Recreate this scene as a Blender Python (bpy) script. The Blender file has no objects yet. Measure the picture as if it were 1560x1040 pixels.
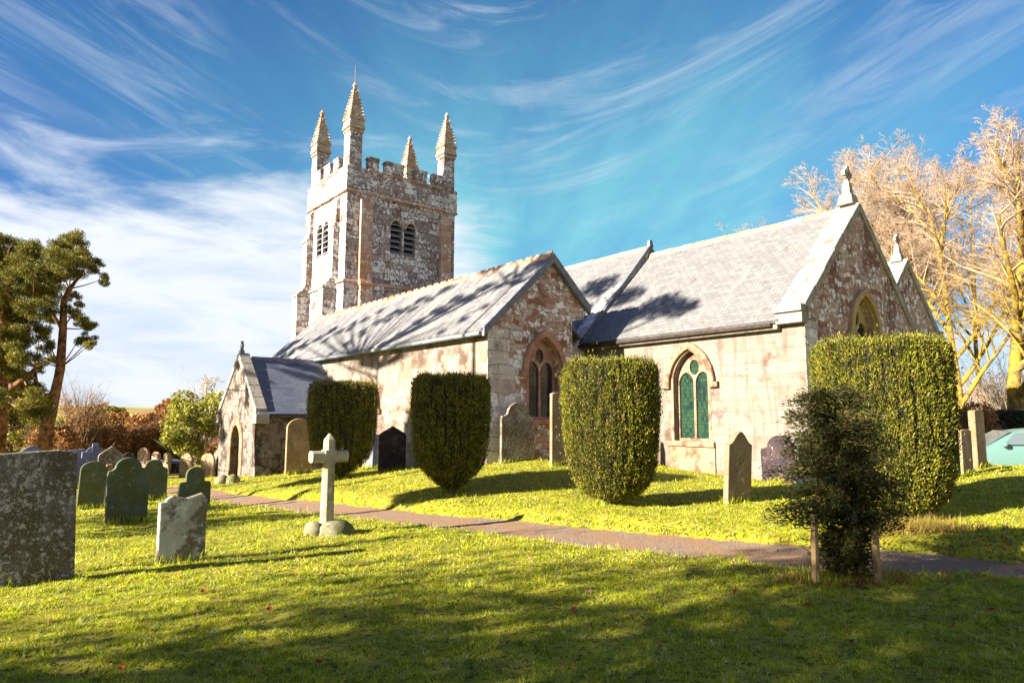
import bpy, math, random
import numpy as np
from mathutils import Matrix, Vector
R = math.radians
rng = np.random.default_rng(7); random.seed(7)
sc = bpy.context.scene
col = sc.collection

# ------------------------------------------------------------------ camera, sky, sun, exposure
F = 1044.0; PITCH = R(6.58); ROLL = R(0.29); EYE = 1.65
fwd = np.array([0, math.cos(PITCH), math.sin(PITCH)])
rt = np.array([math.cos(ROLL), -math.sin(ROLL)*math.sin(PITCH), math.sin(ROLL)*math.cos(PITCH)])
up = np.cross(rt, fwd)
cam = bpy.data.cameras.new('camera'); co = bpy.data.objects.new('camera', cam); col.objects.link(co)
co.matrix_world = Matrix(((rt[0], up[0], -fwd[0], 0), (rt[1], up[1], -fwd[1], 0), (rt[2], up[2], -fwd[2], EYE), (0, 0, 0, 1)))
cam.lens = F/1560*36; cam.sensor_width = 36; cam.clip_end = 6000; cam.clip_start = 0.05
sc.camera = co

SUN_AZ = R(238); SUN_EL = R(22)          # direction the light comes from, clockwise from +Y
sdir = np.array([math.sin(SUN_AZ)*math.cos(SUN_EL), math.cos(SUN_AZ)*math.cos(SUN_EL), math.sin(SUN_EL)])
sun = bpy.data.lights.new('sun', 'SUN'); sun.energy = 5.0; sun.angle = R(0.5); sun.color = (1.0, 0.90, 0.76)
so = bpy.data.objects.new('sun', sun); col.objects.link(so)
so.rotation_euler = Vector(sdir).to_track_quat('Z', 'Y').to_euler()
sc.view_settings.view_transform = 'Standard'; sc.view_settings.look = 'None'
sc.view_settings.exposure = 2.15; sc.view_settings.gamma = 1.0; sc.view_settings.use_curve_mapping = False

class NT:                                  # small node helper
    def __init__(s, nt): s.nt = nt
    def n(s, typ, **k):
        nd = s.nt.nodes.new('ShaderNode'+typ)
        ins = k.pop('ins', {})
        for a, v in k.items(): setattr(nd, a, v)
        for a, v in ins.items(): s.set(nd.inputs[a], v)
        return nd
    def set(s, sock, v):
        if hasattr(v, 'is_output') or isinstance(v, bpy.types.NodeSocket): s.nt.links.new(v, sock)
        else:
            try: sock.default_value = v
            except Exception: sock.default_value = (*v, 1.0)
    def math(s, op, a, b=0.0, c=None, clamp=False):
        nd = s.nt.nodes.new('ShaderNodeMath'); nd.operation = op; nd.use_clamp = clamp
        s.set(nd.inputs[0], a); s.set(nd.inputs[1], b)
        if c is not None: s.set(nd.inputs[2], c)
        return nd.outputs[0]
    def smooth(s, x, a, b, lo=0.0, hi=1.0):
        nd = s.nt.nodes.new('ShaderNodeMapRange'); nd.interpolation_type = 'SMOOTHSTEP'
        s.set(nd.inputs[0], x)
        for i, v in enumerate((a, b, lo, hi)): s.set(nd.inputs[i+1], v)
        return nd.outputs[0]
    def mix(s, f, a, b, blend='MIX'):
        nd = s.nt.nodes.new('ShaderNodeMix'); nd.data_type = 'RGBA'; nd.blend_type = blend
        s.set(nd.inputs[0], f)
        for sk, v in ((nd.inputs[6], a), (nd.inputs[7], b)):
            if isinstance(v, bpy.types.NodeSocket): s.nt.links.new(v, sk)
            else: sk.default_value = (*v[:3], 1.0)
        return nd.outputs[2]
    def noise(s, vec, scale, detail=4.0, rough=0.55, dist=0.0, dim='3D'):
        nd = s.nt.nodes.new('ShaderNodeTexNoise'); nd.noise_dimensions = dim
        if vec is not None: s.nt.links.new(vec, nd.inputs['Vector'])
        nd.inputs['Scale'].default_value = scale; nd.inputs['Detail'].default_value = detail
        nd.inputs['Roughness'].default_value = rough; nd.inputs['Distortion'].default_value = dist
        return nd.outputs[0]
    def xyz(s, vec):
        nd = s.nt.nodes.new('ShaderNodeSeparateXYZ'); s.nt.links.new(vec, nd.inputs[0]); return nd.outputs
    def vec(s, x, y, z):
        nd = s.nt.nodes.new('ShaderNodeCombineXYZ')
        for i, v in enumerate((x, y, z)): s.set(nd.inputs[i], v)
        return nd.outputs[0]

w = bpy.data.worlds.new('World'); sc.world = w; w.use_nodes = True
w.node_tree.nodes.clear(); K = NT(w.node_tree)
sky = K.n('TexSky'); sky.sky_type = 'NISHITA'; sky.sun_disc = False
sky.sun_elevation = SUN_EL; sky.sun_rotation = SUN_AZ; sky.altitude = 200; sky.air_density = 1.0; sky.dust_density = 0.4; sky.ozone_density = 1.6
d = K.n('TexCoord').outputs['Generated']; dx, dy, dz = K.xyz(d)
zc = K.math('MAXIMUM', dz, 0.0)
den = K.math('ADD', zc, 0.10)
px, py = K.math('DIVIDE', dx, den), K.math('DIVIDE', dy, den)
az = K.math('ARCTAN2', dx, dy)                                     # 0 = straight ahead, negative = left
base = K.n('HueSaturation', ins={'Saturation': 1.25, 'Value': 1.0, 'Color': sky.outputs[0], 'Hue': 0.487}).outputs[0]
base = K.mix(1.0, base, (0.22, 0.35, 0.70), 'MULTIPLY')
# thin high veil that pales and greens the blue, streaked along the view direction
v1 = K.vec(K.math('MULTIPLY', px, 0.9), K.math('MULTIPLY', py, 0.26), 3.1)
veil = K.smooth(K.noise(v1, 1.3, 6, 0.6, 0.4), 0.40, 0.72)
lowz = K.smooth(zc, 0.58, 0.26)
veil = K.math('MULTIPLY', K.math('MULTIPLY_ADD', veil, 0.60, 0.40), lowz)
patch = K.math('ADD', K.math('POWER', K.math('DIVIDE', K.math('SUBTRACT', az, 0.16), 0.72), 2.0), K.math('POWER', K.math('DIVIDE', K.math('SUBTRACT', zc, 0.24), 0.29), 2.0))
patch = K.math('POWER', 2.718, K.math('MULTIPLY', patch, -1.0))       # where the veil lies thickest
veil = K.math('MULTIPLY', K.math('MULTIPLY_ADD', K.smooth(K.noise(v1, 1.3, 6, 0.6, 0.4), 0.36, 0.70), 0.5, 0.5), K.math('MULTIPLY_ADD', patch, 1.0, 0.0), clamp=True)
sky1 = K.mix(veil, base, (1.25, 3.45, 3.75))
# cirrus streaks
azc = K.math('SUBTRACT', az, -0.02)
vee = K.math('SQRT', K.math('MULTIPLY_ADD', azc, azc, 0.015))
v2 = K.vec(K.math('MULTIPLY', az, 1.5), K.math('MULTIPLY', K.math('MULTIPLY_ADD', vee, -0.30, zc), 11.0), 6.1)
st = K.smooth(K.noise(v2, 1.7, 9, 0.66, 1.2), 0.47, 0.76)
big = K.smooth(K.noise(K.vec(px, K.math('MULTIPLY', py, 0.6), 7.0), 2.2, 4), 0.36, 0.62)
st = K.math('MULTIPLY', K.math('MULTIPLY', st, big), 0.30)
# the broad white bank low on the left
vb = K.vec(K.math('MULTIPLY', az, 2.2), K.math('MULTIPLY', zc, 7.0), 1.7)
nb = K.noise(vb, 1.6, 8, 0.62, 0.5)
edge = K.smooth(az, -0.25, 0.32, 0.345, 0.10)                       # top of the bank, by bearing
edge = K.math('ADD', edge, K.math('MULTIPLY', K.smooth(az, -0.30, -0.62, 0.0, 1.0), -0.05))
bank = K.smooth(K.math('ADD', K.math('SUBTRACT', edge, zc), K.math('MULTIPLY', K.math('SUBTRACT', nb, 0.5), 0.42)), -0.04, 0.10)
wisp = K.smooth(K.noise(K.vec(K.math('MULTIPLY', az, 3.0), K.math('MULTIPLY', zc, 14.0), 9.0), 1.4, 7, 0.6, 0.8), 0.30, 0.56, 0.70, 1.0)
bank = K.math('MULTIPLY', bank, wisp)
cl = K.math('MAXIMUM', st, bank, clamp=True)
# added fill cloud to the rear, then horizon brightening
rear_fill = K.math('MULTIPLY', K.math('MULTIPLY', K.smooth(dy, 0.15, -0.35), K.smooth(zc, 0.75, 0.35)), K.smooth(nb, 0.25, 0.6, 0.55, 1.0))
cl = K.math('MAXIMUM', cl, rear_fill, clamp=True)                        # bright cloud added unseen behind the camera to lift the shaded east walls
hz = K.smooth(zc, 0.16, 0.0)
cl = K.math('MAXIMUM', cl, K.math('MULTIPLY', hz, 0.85), clamp=True)
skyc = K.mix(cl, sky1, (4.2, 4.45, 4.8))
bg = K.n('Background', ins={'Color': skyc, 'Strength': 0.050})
out = K.n('OutputWorld'); w.node_tree.links.new(bg.outputs[0], out.inputs[0])

# ------------------------------------------------------------------ helpers: geometry
def ray(x, y): return fwd + rt*(x-780)/F + up*(520-y)/F
def gp(x, y, z):                                                   # point of height z seen at a photo pixel
    d = ray(x, y); t = (z-EYE)/d[2]; return d*t + np.array([0, 0, EYE])
def dp(x, y, Y):                                                   # point at distance Y seen at a photo pixel
    d = ray(x, y); return d*(Y/d[1]) + np.array([0, 0, EYE])

def link(o, parent=None):
    col.objects.link(o)
    if parent is not None: o.parent = parent
    return o
def tag(o, label=None, cat=None, group=None, kind=None):
    for k, v in (('label', label), ('category', cat), ('group', group), ('kind', kind)):
        if v: o[k] = v
    return o
def empty(name, loc=(0, 0, 0), rz=0.0):
    o = bpy.data.objects.new(name, None); o.location = loc; o.rotation_euler = (0, 0, rz); o.empty_display_size = 0.2
    return link(o)
def np_mesh(name, V, Fc, mats, parent=None, smooth=False, midx=None):
    """V (n,3), Fc: array (m,k) of same-size faces, or list of arrays"""
    V = np.asarray(V, dtype=np.float32)
    groups = Fc if isinstance(Fc, list) else [Fc]
    groups = [np.asarray(g, dtype=np.int32) for g in groups if len(g)]
    me = bpy.data.meshes.new(name)
    me.vertices.add(len(V)); me.vertices.foreach_set('co', V.ravel())
    nl = sum(g.size for g in groups); npoly = sum(len(g) for g in groups)
    me.loops.add(nl); me.loops.foreach_set('vertex_index', np.concatenate([g.ravel() for g in groups]))
    ls = []; off = 0
    for g in groups:
        k = g.shape[1]; ls.append(off + np.arange(len(g))*k); off += g.size
    me.polygons.add(npoly); me.polygons.foreach_set('loop_start', np.concatenate(ls).astype(np.int32))
    if smooth: me.polygons.foreach_set('use_smooth', np.ones(npoly, dtype=bool))
    if midx is not None: me.polygons.foreach_set('material_index', np.asarray(midx, dtype=np.int32))
    for m in (mats if isinstance(mats, (list, tuple)) else [mats]): me.materials.append(m)
    me.update(); me.validate()
    return link(bpy.data.objects.new(name, me), parent)

def arch(a, spring, rise, cx=0.0, n=10):
    """pointed arch curve from left springing to right springing"""
    Rr = (a*a+rise*rise)/(2*a); pts = []
    th = math.acos(max(-1, min(1, (Rr-a)/Rr)))
    for i in range(n+1):
        t = th*i/n; pts.append((cx-a+Rr-Rr*math.cos(t), spring+Rr*math.sin(t)))
    right = [(2*cx-x, z) for x, z in pts[:-1]][::-1]
    return pts+right
def arch_loop(a, sill, spring, rise, cx=0.0, n=10):
    return [(cx-a, sill)]+arch(a, spring, rise, cx, n)+[(cx+a, sill)]

class MB:
    """collects boxes, plates, tubes, lathes; build() links them as one mesh object"""
    def __init__(s): s.v = []; s.f = []; s.m = []
    def add(s, V, Fs, mi=0):
        b = len(s.v); s.v += [tuple(p) for p in V]
        for f in Fs: s.f.append([b+i for i in f]); s.m.append(mi)
    def box(s, lo, hi, mi=0, taper=0.0, mat=None):
        (x0, y0, z0), (x1, y1, z1) = lo, hi; t = taper
        V = [(x0, y0, z0), (x1, y0, z0), (x1, y1, z0), (x0, y1, z0), (x0+t, y0+t, z1), (x1-t, y0+t, z1), (x1-t, y1-t, z1), (x0+t, y1-t, z1)]
        if mat is not None: V = [tuple(mat @ Vector(p)) for p in V]
        s.add(V, [(0, 3, 2, 1), (4, 5, 6, 7), (0, 1, 5, 4), (1, 2, 6, 5), (2, 3, 7, 6), (3, 0, 4, 7)], mi)
    def prism(s, poly, off, mi=0):
        """poly: 3-D planar loop, extruded by vector off"""
        n = len(poly); V = [tuple(p) for p in poly]+[tuple(np.add(p, off)) for p in poly]
        Fs = [tuple(range(n))[::-1], tuple(range(n, 2*n))]+[(i, (i+1) % n, n+(i+1) % n, n+i) for i in range(n)]
        s.add(V, Fs, mi)
    def plate(s, loops, th, O, X, Z=(0, 0, 1), mi=0, bevel=0.0, bres=1):
        """2-D loops (outer and holes) filled, extruded th along X x Z away from the viewer side (origin face is the outer face)"""
        cu = bpy.data.curves.new('t', 'CURVE'); cu.dimensions = '2D'; cu.fill_mode = 'BOTH'
        cu.extrude = th/2-bevel; cu.bevel_depth = bevel; cu.bevel_resolution = bres
        for lp in loops:
            sp = cu.splines.new('POLY'); sp.points.add(len(lp)-1); sp.use_cyclic_u = True
            for p, q in zip(sp.points, lp): p.co = (q[0], q[1], 0, 1)
        ob = bpy.data.objects.new('t', cu); col.objects.link(ob)
        dg = bpy.context.evaluated_depsgraph_get(); dg.update()
        me = bpy.data.meshes.new_from_object(ob.evaluated_get(dg))
        O = np.array(O, float); X = np.array(X, float); Z = np.array(Z, float); Nn = np.cross(X, Z)   # outward normal
        V = [O+X*v.co.x+Z*v.co.y+Nn*(v.co.z-th/2) for v in me.vertices]
        s.add(V, [tuple(p.vertices) for p in me.polygons], mi)
        bpy.data.objects.remove(ob); bpy.data.curves.remove(cu); bpy.data.meshes.remove(me)
    def tube(s, pts, rad, n=6, mi=0, cap=True):
        pts = [np.array(p, float) for p in pts]
        if not hasattr(rad, '__len__'): rad = [rad]*len(pts)
        V = []; Fs = []; ref = np.array([0.3, 0.2, 0.93])
        for i, p in enumerate(pts):
            d = pts[min(i+1, len(pts)-1)]-pts[max(i-1, 0)]; d = d/(np.linalg.norm(d)+1e-9)
            r0 = ref if abs(d@ref) < 0.95 else np.array([1.0, 0, 0])
            a = np.cross(d, r0); a /= np.linalg.norm(a); b = np.cross(d, a)
            for k in range(n):
                t = 2*math.pi*k/n; V.append(p+rad[i]*(a*math.cos(t)+b*math.sin(t)))
        for i in range(len(pts)-1):
            for k in range(n): Fs.append((i*n+k, i*n+(k+1) % n, (i+1)*n+(k+1) % n, (i+1)*n+k))
        if cap: Fs += [tuple(range(n))[::-1], tuple(range((len(pts)-1)*n, len(pts)*n))]
        s.add(V, Fs, mi)
    def lathe(s, prof, n=16, c=(0, 0, 0), mi=0, rot=0.0, sq=None, wob=0.0):
        V = []; Fs = []
        for r, z in prof:
            for k in range(n):
                t = 2*math.pi*(k+rot)/n; rr = r*(1+wob*random.uniform(-1, 1)); V.append((c[0]+rr*math.cos(t), c[1]+rr*math.sin(t), c[2]+z))
        for i in range(len(prof)-1):
            for k in range(n): Fs.append((i*n+k, i*n+(k+1) % n, (i+1)*n+(k+1) % n, (i+1)*n+k))
        Fs += [tuple(range(n))[::-1], tuple(range((len(prof)-1)*n, len(prof)*n))]
        s.add(V, Fs, mi)
    def build(s, name, mats, parent=None, smooth=False, bevel=0.0):
        me = bpy.data.meshes.new(name); me.from_pydata(s.v, [], s.f)
        mats = mats if isinstance(mats, (list, tuple)) else [mats]
        for m in mats: me.materials.append(m)
        me.polygons.foreach_set('material_index', s.m)
        if smooth: me.polygons.foreach_set('use_smooth', [True]*len(me.polygons))
        me.update()
        o = link(bpy.data.objects.new(name, me), parent)
        if bevel:
            b = o.modifiers.new('bevel', 'BEVEL'); b.width = bevel; b.segments = 2; b.limit_method = 'ANGLE'; b.angle_limit = R(40)
        return o

# ------------------------------------------------------------------ materials
def newmat(name):
    m = bpy.data.materials.new(name); m.use_nodes = True; m.node_tree.nodes.clear(); k = NT(m.node_tree)
    p = k.n('BsdfPrincipled'); o = k.n('OutputMaterial'); m.node_tree.links.new(p.outputs[0], o.inputs[0])
    p.inputs['Specular IOR Level'].default_value = 0.25
    k.p = p; k.o = o
    k.obj = k.n('TexCoord').outputs['Object']
    return m, k
def bump(k, h, strength=0.5, dist=0.02):
    b = k.n('Bump', ins={'Height': h, 'Strength': strength, 'Distance': dist}); k.nt.links.new(b.outputs[0], k.p.inputs['Normal'])
def plain(name, c, rough=0.7, c2=None, scale=6.0, spec=0.25, metal=0.0, bmp=0.0):
    m, k = newmat(name); k.p.inputs['Roughness'].default_value = rough; k.p.inputs['Specular IOR Level'].default_value = spec; k.p.inputs['Metallic'].default_value = metal
    if c2:
        nn = k.noise(k.obj, scale, 5); k.set(k.p.inputs['Base Color'], k.mix(k.smooth(nn, 0.35, 0.65), c, c2))
        if bmp: bump(k, nn, bmp, 0.02)
    else: k.p.inputs['Base Color'].default_value = (*c, 1)
    return m
def masonry(name, cols, mortar, bw, bh, lichen=(0.6, 0.6, 0.55), lich=(0.56, 0.66), stain=(0.2, 0.1, 0.06), stn=(0.55, 0.7), distort=0.10, rag=0.0, bmp=0.6, stsc=0.55, orange=None, mfac=1.0, splotch=3.0, damp=0.0, streak=0.0, gain=1.0):
    """coursed stone: irregular blocks with own tints, mortar, lichen patches and stains; u runs along the wall, z up"""
    m, k = newmat(name)
    x, y, z = k.xyz(k.obj); u = k.math('ADD', x, y)
    nz = k.n('TexNoise', ins={'Scale': 1.6, 'Detail': 3.0, 'Vector': k.obj}); c3 = k.xyz(nz.outputs['Color'])
    uu = k.math('ADD', u, k.math('MULTIPLY', k.math('SUBTRACT', c3[0], 0.5), distort*3))
    zz = k.math('ADD', z, k.math('MULTIPLY', k.math('SUBTRACT', c3[1], 0.5), distort*2))
    if rag:                                                         # rubble: Voronoi cells squashed into rough courses
        vv = k.vec(k.math('MULTIPLY', uu, 1.0/bw), k.math('MULTIPLY', zz, 1.0/bh), 0.0)
        vo = k.n('TexVoronoi', ins={'Vector': vv, 'Scale': 1.0, 'Randomness': 0.75}); vo.voronoi_dimensions = '2D'
        ve = k.n('TexVoronoi', ins={'Vector': vv, 'Scale': 1.0, 'Randomness': 0.75}); ve.voronoi_dimensions = '2D'; ve.feature = 'DISTANCE_TO_EDGE'
        cell = k.xyz(vo.outputs['Color'])[0]; cell2 = k.xyz(vo.outputs['Color'])[1]
        mort = k.smooth(ve.outputs['Distance'], 0.03, 0.11, 1.0, 0.0)
    else:
        def brick(s1):
            b = k.n('TexBrick', ins={'Vector': k.vec(uu, zz, 0.0), 'Color1': (0, 0, 0, 1), 'Color2': (1, 1, 1, 1), 'Mortar': (0.5, 0.5, 0.5, 1), 'Scale': 1.0, 'Mortar Size': 0.012*s1, 'Mortar Smooth': 0.5, 'Brick Width': bw, 'Row Height': bh})
            b.offset = 0.43; b.squash = 1.35; b.squash_frequency = 3; return b
        b = brick(1.0); cell = k.xyz(b.outputs['Color'])[0]; mort = b.outputs['Fac']
        cell2 = k.math('FRACT', k.math('MULTIPLY', cell, 7.31))
    r = k.n('ValToRGB'); els = r.color_ramp.elements
    for i, c in enumerate(cols):
        e = els[i] if i < 2 else els.new(0.5)
        e.position = i/(len(cols)-1) if len(cols) > 1 else 0; e.color = (*c, 1)
    els_sorted = r.color_ramp
    k.nt.links.new(cell, r.inputs[0])
    c = r.outputs[0]
    fine = k.noise(k.obj, 22.0, 6, 0.7)
    c = k.mix(0.35, c, k.mix(fine, (0.25, 0.22, 0.2), (0.9, 0.88, 0.84)), 'OVERLAY')
    c = k.mix(k.math('MULTIPLY', k.smooth(k.noise(k.obj, stsc, 5, 0.65), stn[0], stn[1]), 0.85), c, stain)
    if streak:                                                      # rain streaks down from the eaves
        sv = k.noise(k.vec(k.math('MULTIPLY', u, 2.6), k.math('MULTIPLY', z, 0.28), 0.0), 1.6, 7, 0.65)
        c = k.mix(k.math('MULTIPLY', k.smooth(sv, 0.48, 0.66), streak), c, (0.175, 0.13, 0.095))
    if damp:                                                        # rising damp: an uneven brown tide mark at the foot of the wall
        tide = k.math('ADD', k.math('MULTIPLY', k.math('SUBTRACT', k.noise(k.obj, 0.55, 6, 0.6), 0.5), 3.2), k.math('MULTIPLY', z, -0.75))
        c = k.mix(k.math('MULTIPLY', k.smooth(tide, -0.55, 0.15), damp*0.8), c, stain)
    c = k.mix(k.math('MULTIPLY', mort, 0.8*mfac), c, mortar)
    ln = k.math('ADD', k.noise(k.obj, splotch, 8, 0.72), k.math('MULTIPLY', k.math('SUBTRACT', cell2, 0.5), 0.14))
    c = k.mix(k.math('MULTIPLY', k.smooth(ln, lich[0], lich[1]), 0.85), c, lichen)
    if orange: c = k.mix(k.math('MULTIPLY', k.smooth(k.noise(k.obj, 4.3, 6, 0.7), 0.60, 0.70), 0.8), c, orange)
    if gain != 1: c = k.mix(1.0, c, (gain,)*3, 'MULTIPLY')
    k.set(k.p.inputs['Base Color'], c); k.p.inputs['Roughness'].default_value = 0.9
    h = k.math('ADD', k.math('MULTIPLY', mort, -1.2), k.math('ADD', k.math('MULTIPLY', fine, 0.9), k.math('MULTIPLY', cell2, 0.5)))
    bump(k, h, bmp, 0.03)
    return m
def slate(name, c1, c2, lich, row=0.20, wd=0.32, lamt=(0.55, 0.7), moss=None, ns=False):
    m, k = newmat(name); x, y, z = k.xyz(k.obj)
    u = y if ns else x
    b = k.n('TexBrick', ins={'Vector': k.vec(u, k.math('MULTIPLY', z, 1.42), 0.0), 'Color1': (0, 0, 0, 1), 'Color2': (1, 1, 1, 1), 'Mortar': (0.3, 0.3, 0.3, 1), 'Scale': 1.0, 'Mortar Size': 0.008, 'Mortar Smooth': 0.3, 'Brick Width': wd, 'Row Height': row})
    cell = k.xyz(b.outputs['Color'])[0]
    c = k.mix(cell, c1, c2)
    fine = k.noise(k.obj, 9.0, 7, 0.7)
    c = k.mix(0.4, c, k.mix(fine, (0.2, 0.2, 0.2), (0.9, 0.9, 0.9)), 'OVERLAY')
    streak = k.noise(k.vec(k.math('MULTIPLY', u, 2.2), k.math('MULTIPLY', z, 0.5), 0.0), 1.5, 6, 0.65)
    c = k.mix(k.math('MULTIPLY', k.smooth(streak, lamt[0], lamt[1]), 0.8), c, lich)
    if moss: c = k.mix(k.math('MULTIPLY', k.smooth(k.noise(k.obj, 2.2, 7, 0.7), 0.60, 0.68), 0.7), c, moss)
    c = k.mix(k.math('MULTIPLY', b.outputs['Fac'], 0.55), c, (0.04, 0.04, 0.045))
    k.set(k.p.inputs['Base Color'], c); k.p.inputs['Roughness'].default_value = 0.62; k.p.inputs['Specular IOR Level'].default_value = 0.35
    fr = k.math('FRACT', k.math('DIVIDE', k.math('MULTIPLY', z, 1.42), row))
    bump(k, k.math('ADD', k.math('MULTIPLY', fr, -0.8), k.math('ADD', k.math('MULTIPLY', b.outputs['Fac'], -0.6), k.math('MULTIPLY', fine, 0.4))), 0.55, 0.02)
    return m
def stone(name, c1, c2, lichen, lich=(0.52, 0.62), moss=None, mo=(0.55, 0.68), scale=7.0, bmp=0.5):
    """weathered carved stone, blotched with lichen and moss"""
    m, k = newmat(name)
    oi = k.n('ObjectInfo'); ad = k.n('VectorMath', operation='ADD'); k.nt.links.new(k.obj, ad.inputs[0])
    k.nt.links.new(k.vec(k.math('MULTIPLY', oi.outputs['Random'], 17.0), k.math('MULTIPLY', oi.outputs['Random'], 31.0), 0.0), ad.inputs[1]); v = ad.outputs[0]
    f = k.noise(v, 30, 6, 0.75)
    c = k.mix(k.smooth(k.noise(v, 2.2, 6, 0.6), 0.35, 0.65), c1, c2)
    c = k.mix(0.4, c, k.mix(f, (0.15, 0.15, 0.15), (0.95, 0.95, 0.95)), 'OVERLAY')
    if moss: c = k.mix(k.math('MULTIPLY', k.smooth(k.noise(v, 3.1, 6, 0.65), mo[0], mo[1]), 0.85), c, moss)
    wob = k.math('MULTIPLY', k.math('SUBTRACT', k.noise(v, 1.3, 2), 0.5), 0.25)
    c = k.mix(k.math('MULTIPLY', k.smooth(k.math('ADD', k.noise(v, scale, 8, 0.72), wob), lich[0], lich[1]), 0.8), c, lichen)
    c = k.mix(k.math('MULTIPLY', k.smooth(k.math('ADD', k.noise(v, scale*3.1, 6, 0.75), wob), lich[0]+0.03, lich[1]+0.01), 0.7), c, lichen)
    c = k.mix(k.math('MULTIPLY', k.smooth(k.noise(v, scale*2.1, 6, 0.7), 0.58, 0.66), 0.65), c, (c1[0]*0.4, c1[1]*0.38, c1[2]*0.36))
    k.set(k.p.inputs['Base Color'], c); k.p.inputs['Roughness'].default_value = 0.92
    bump(k, k.math('ADD', f, k.noise(v, 9, 5)), bmp, 0.015)
    return m
def leafmat(name, a, b, c=None, scale=3.0, trans=0.25, rough=0.55):
    """foliage: tint drifts over the plant and from leaf to leaf; some light passes through"""
    m, k = newmat(name)
    geo = k.n('NewGeometry'); rnd = geo.outputs['Random Per Island']
    t = k.math('ADD', k.math('MULTIPLY', k.noise(k.obj, scale, 4), 0.7), k.math('MULTIPLY', rnd, 0.45))
    cc = k.mix(k.smooth(t, 0.32, 0.80), a, b)
    if c: cc = k.mix(k.smooth(rnd, 0.86, 0.93), cc, c)
    k.set(k.p.inputs['Base Color'], cc); k.p.inputs['Roughness'].default_value = rough; k.p.inputs['Specular IOR Level'].default_value = 0.2
    tr = k.n('BsdfTranslucent', ins={'Color': cc}); mx = k.n('MixShader', ins={0: trans})
    k.nt.links.new(k.p.outputs[0], mx.inputs[1]); k.nt.links.new(tr.outputs[0], mx.inputs[2]); k.nt.links.new(mx.outputs[0], k.o.inputs[0])
    return m

M = {}
M['ashlar'] = masonry('sandy_dressed_stone', [(0.31, 0.26, 0.205), (0.35, 0.30, 0.25), (0.285, 0.235, 0.185), (0.37, 0.33, 0.28)], (0.25, 0.205, 0.16), 0.85, 0.32, (0.43, 0.39, 0.32), (0.52, 0.70), (0.125, 0.06, 0.035), (0.50, 0.70), 0.07, bmp=0.6, stsc=1.3, damp=0.9, streak=0.6, mfac=0.55, gain=0.56)
M['granite_wall'] = masonry('patched_granite_wall', [(0.29, 0.22, 0.16), (0.38, 0.32, 0.26), (0.24, 0.17, 0.12), (0.35, 0.30, 0.24)], (0.30, 0.235, 0.175), 0.50, 0.30, (0.48, 0.44, 0.37), (0.50, 0.66), (0.115, 0.062, 0.042), (0.47, 0.64), 0.20, bmp=0.7, stsc=1.2, damp=0.5, streak=0.5, mfac=0.6, gain=0.64)
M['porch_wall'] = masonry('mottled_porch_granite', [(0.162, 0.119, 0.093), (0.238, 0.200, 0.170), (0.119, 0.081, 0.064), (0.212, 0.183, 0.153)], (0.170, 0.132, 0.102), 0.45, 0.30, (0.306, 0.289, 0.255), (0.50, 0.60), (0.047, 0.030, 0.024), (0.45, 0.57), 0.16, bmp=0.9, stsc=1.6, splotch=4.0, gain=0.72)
M['rubble'] = masonry('red_brown_rubble', [(0.20, 0.085, 0.055), (0.30, 0.19, 0.15), (0.14, 0.07, 0.05), (0.36, 0.28, 0.25)], (0.15, 0.085, 0.06), 0.34, 0.17, (0.66, 0.67, 0.67), (0.535, 0.59), (0.11, 0.05, 0.035), (0.50, 0.64), 0.22, bmp=1.0, stsc=0.9, splotch=5.5, mfac=0.7, gain=1.2)
M['blocks'] = masonry('large_granite_blocks', [(0.330, 0.264, 0.231), (0.462, 0.418, 0.385), (0.264, 0.143, 0.110), (0.506, 0.473, 0.451)], (0.176, 0.121, 0.099), 0.62, 0.40, (0.726, 0.726, 0.715), (0.53, 0.60), (0.209, 0.099, 0.066), (0.52, 0.66), 0.16, bmp=0.9, splotch=4.0)
M['tower'] = masonry('grey_lichened_granite', [(0.44, 0.42, 0.41), (0.19, 0.155, 0.145), (0.55, 0.535, 0.52), (0.30, 0.23, 0.205)], (0.075, 0.06, 0.055), 0.62, 0.36, (0.78, 0.78, 0.77), (0.51, 0.57), (0.15, 0.085, 0.065), (0.54, 0.64), 0.12, bmp=1.4, orange=(0.28, 0.15, 0.065), splotch=6.0, stsc=0.9)
M['brown_side'] = masonry('rusty_granite', [(0.362, 0.213, 0.144), (0.450, 0.325, 0.250), (0.300, 0.163, 0.112)], (0.175, 0.112, 0.088), 0.6, 0.38, (0.775, 0.725, 0.650), (0.54, 0.62), (0.425, 0.181, 0.075), (0.52, 0.66), 0.06, bmp=0.8, splotch=7.0)
M['slate'] = slate('weathered_pale_slate', (0.128, 0.125, 0.125), (0.174, 0.171, 0.165), (0.220, 0.206, 0.180), moss=(0.087, 0.072, 0.046), row=0.15, wd=0.24)
M['slate_mossy'] = slate('mossy_slate', (0.099, 0.099, 0.112), (0.172, 0.168, 0.165), (0.238, 0.224, 0.198), moss=(0.043, 0.040, 0.040), lamt=(0.44, 0.62), row=0.15, wd=0.24)
M['slate_blue'] = slate('blue_slate', (0.077, 0.090, 0.131), (0.117, 0.131, 0.167), (0.180, 0.180, 0.189), row=0.17, wd=0.26, ns=True, lamt=(0.6, 0.75))
M['coping'] = stone('pale_coping_stone', (0.223, 0.198, 0.164), (0.279, 0.254, 0.217), (0.335, 0.322, 0.279), (0.5, 0.64), (0.124, 0.096, 0.062), (0.52, 0.66), bmp=0.6)
M['pinnacle'] = stone('lichened_pinnacle_stone', (0.285, 0.228, 0.171), (0.380, 0.314, 0.237), (0.532, 0.503, 0.427), (0.52, 0.62), (0.323, 0.162, 0.052), (0.46, 0.56), scale=4.0)
M['redstone'] = stone('red_window_stone', (0.25, 0.115, 0.075), (0.34, 0.20, 0.14), (0.58, 0.52, 0.46), (0.58, 0.68), bmp=0.5)
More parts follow.
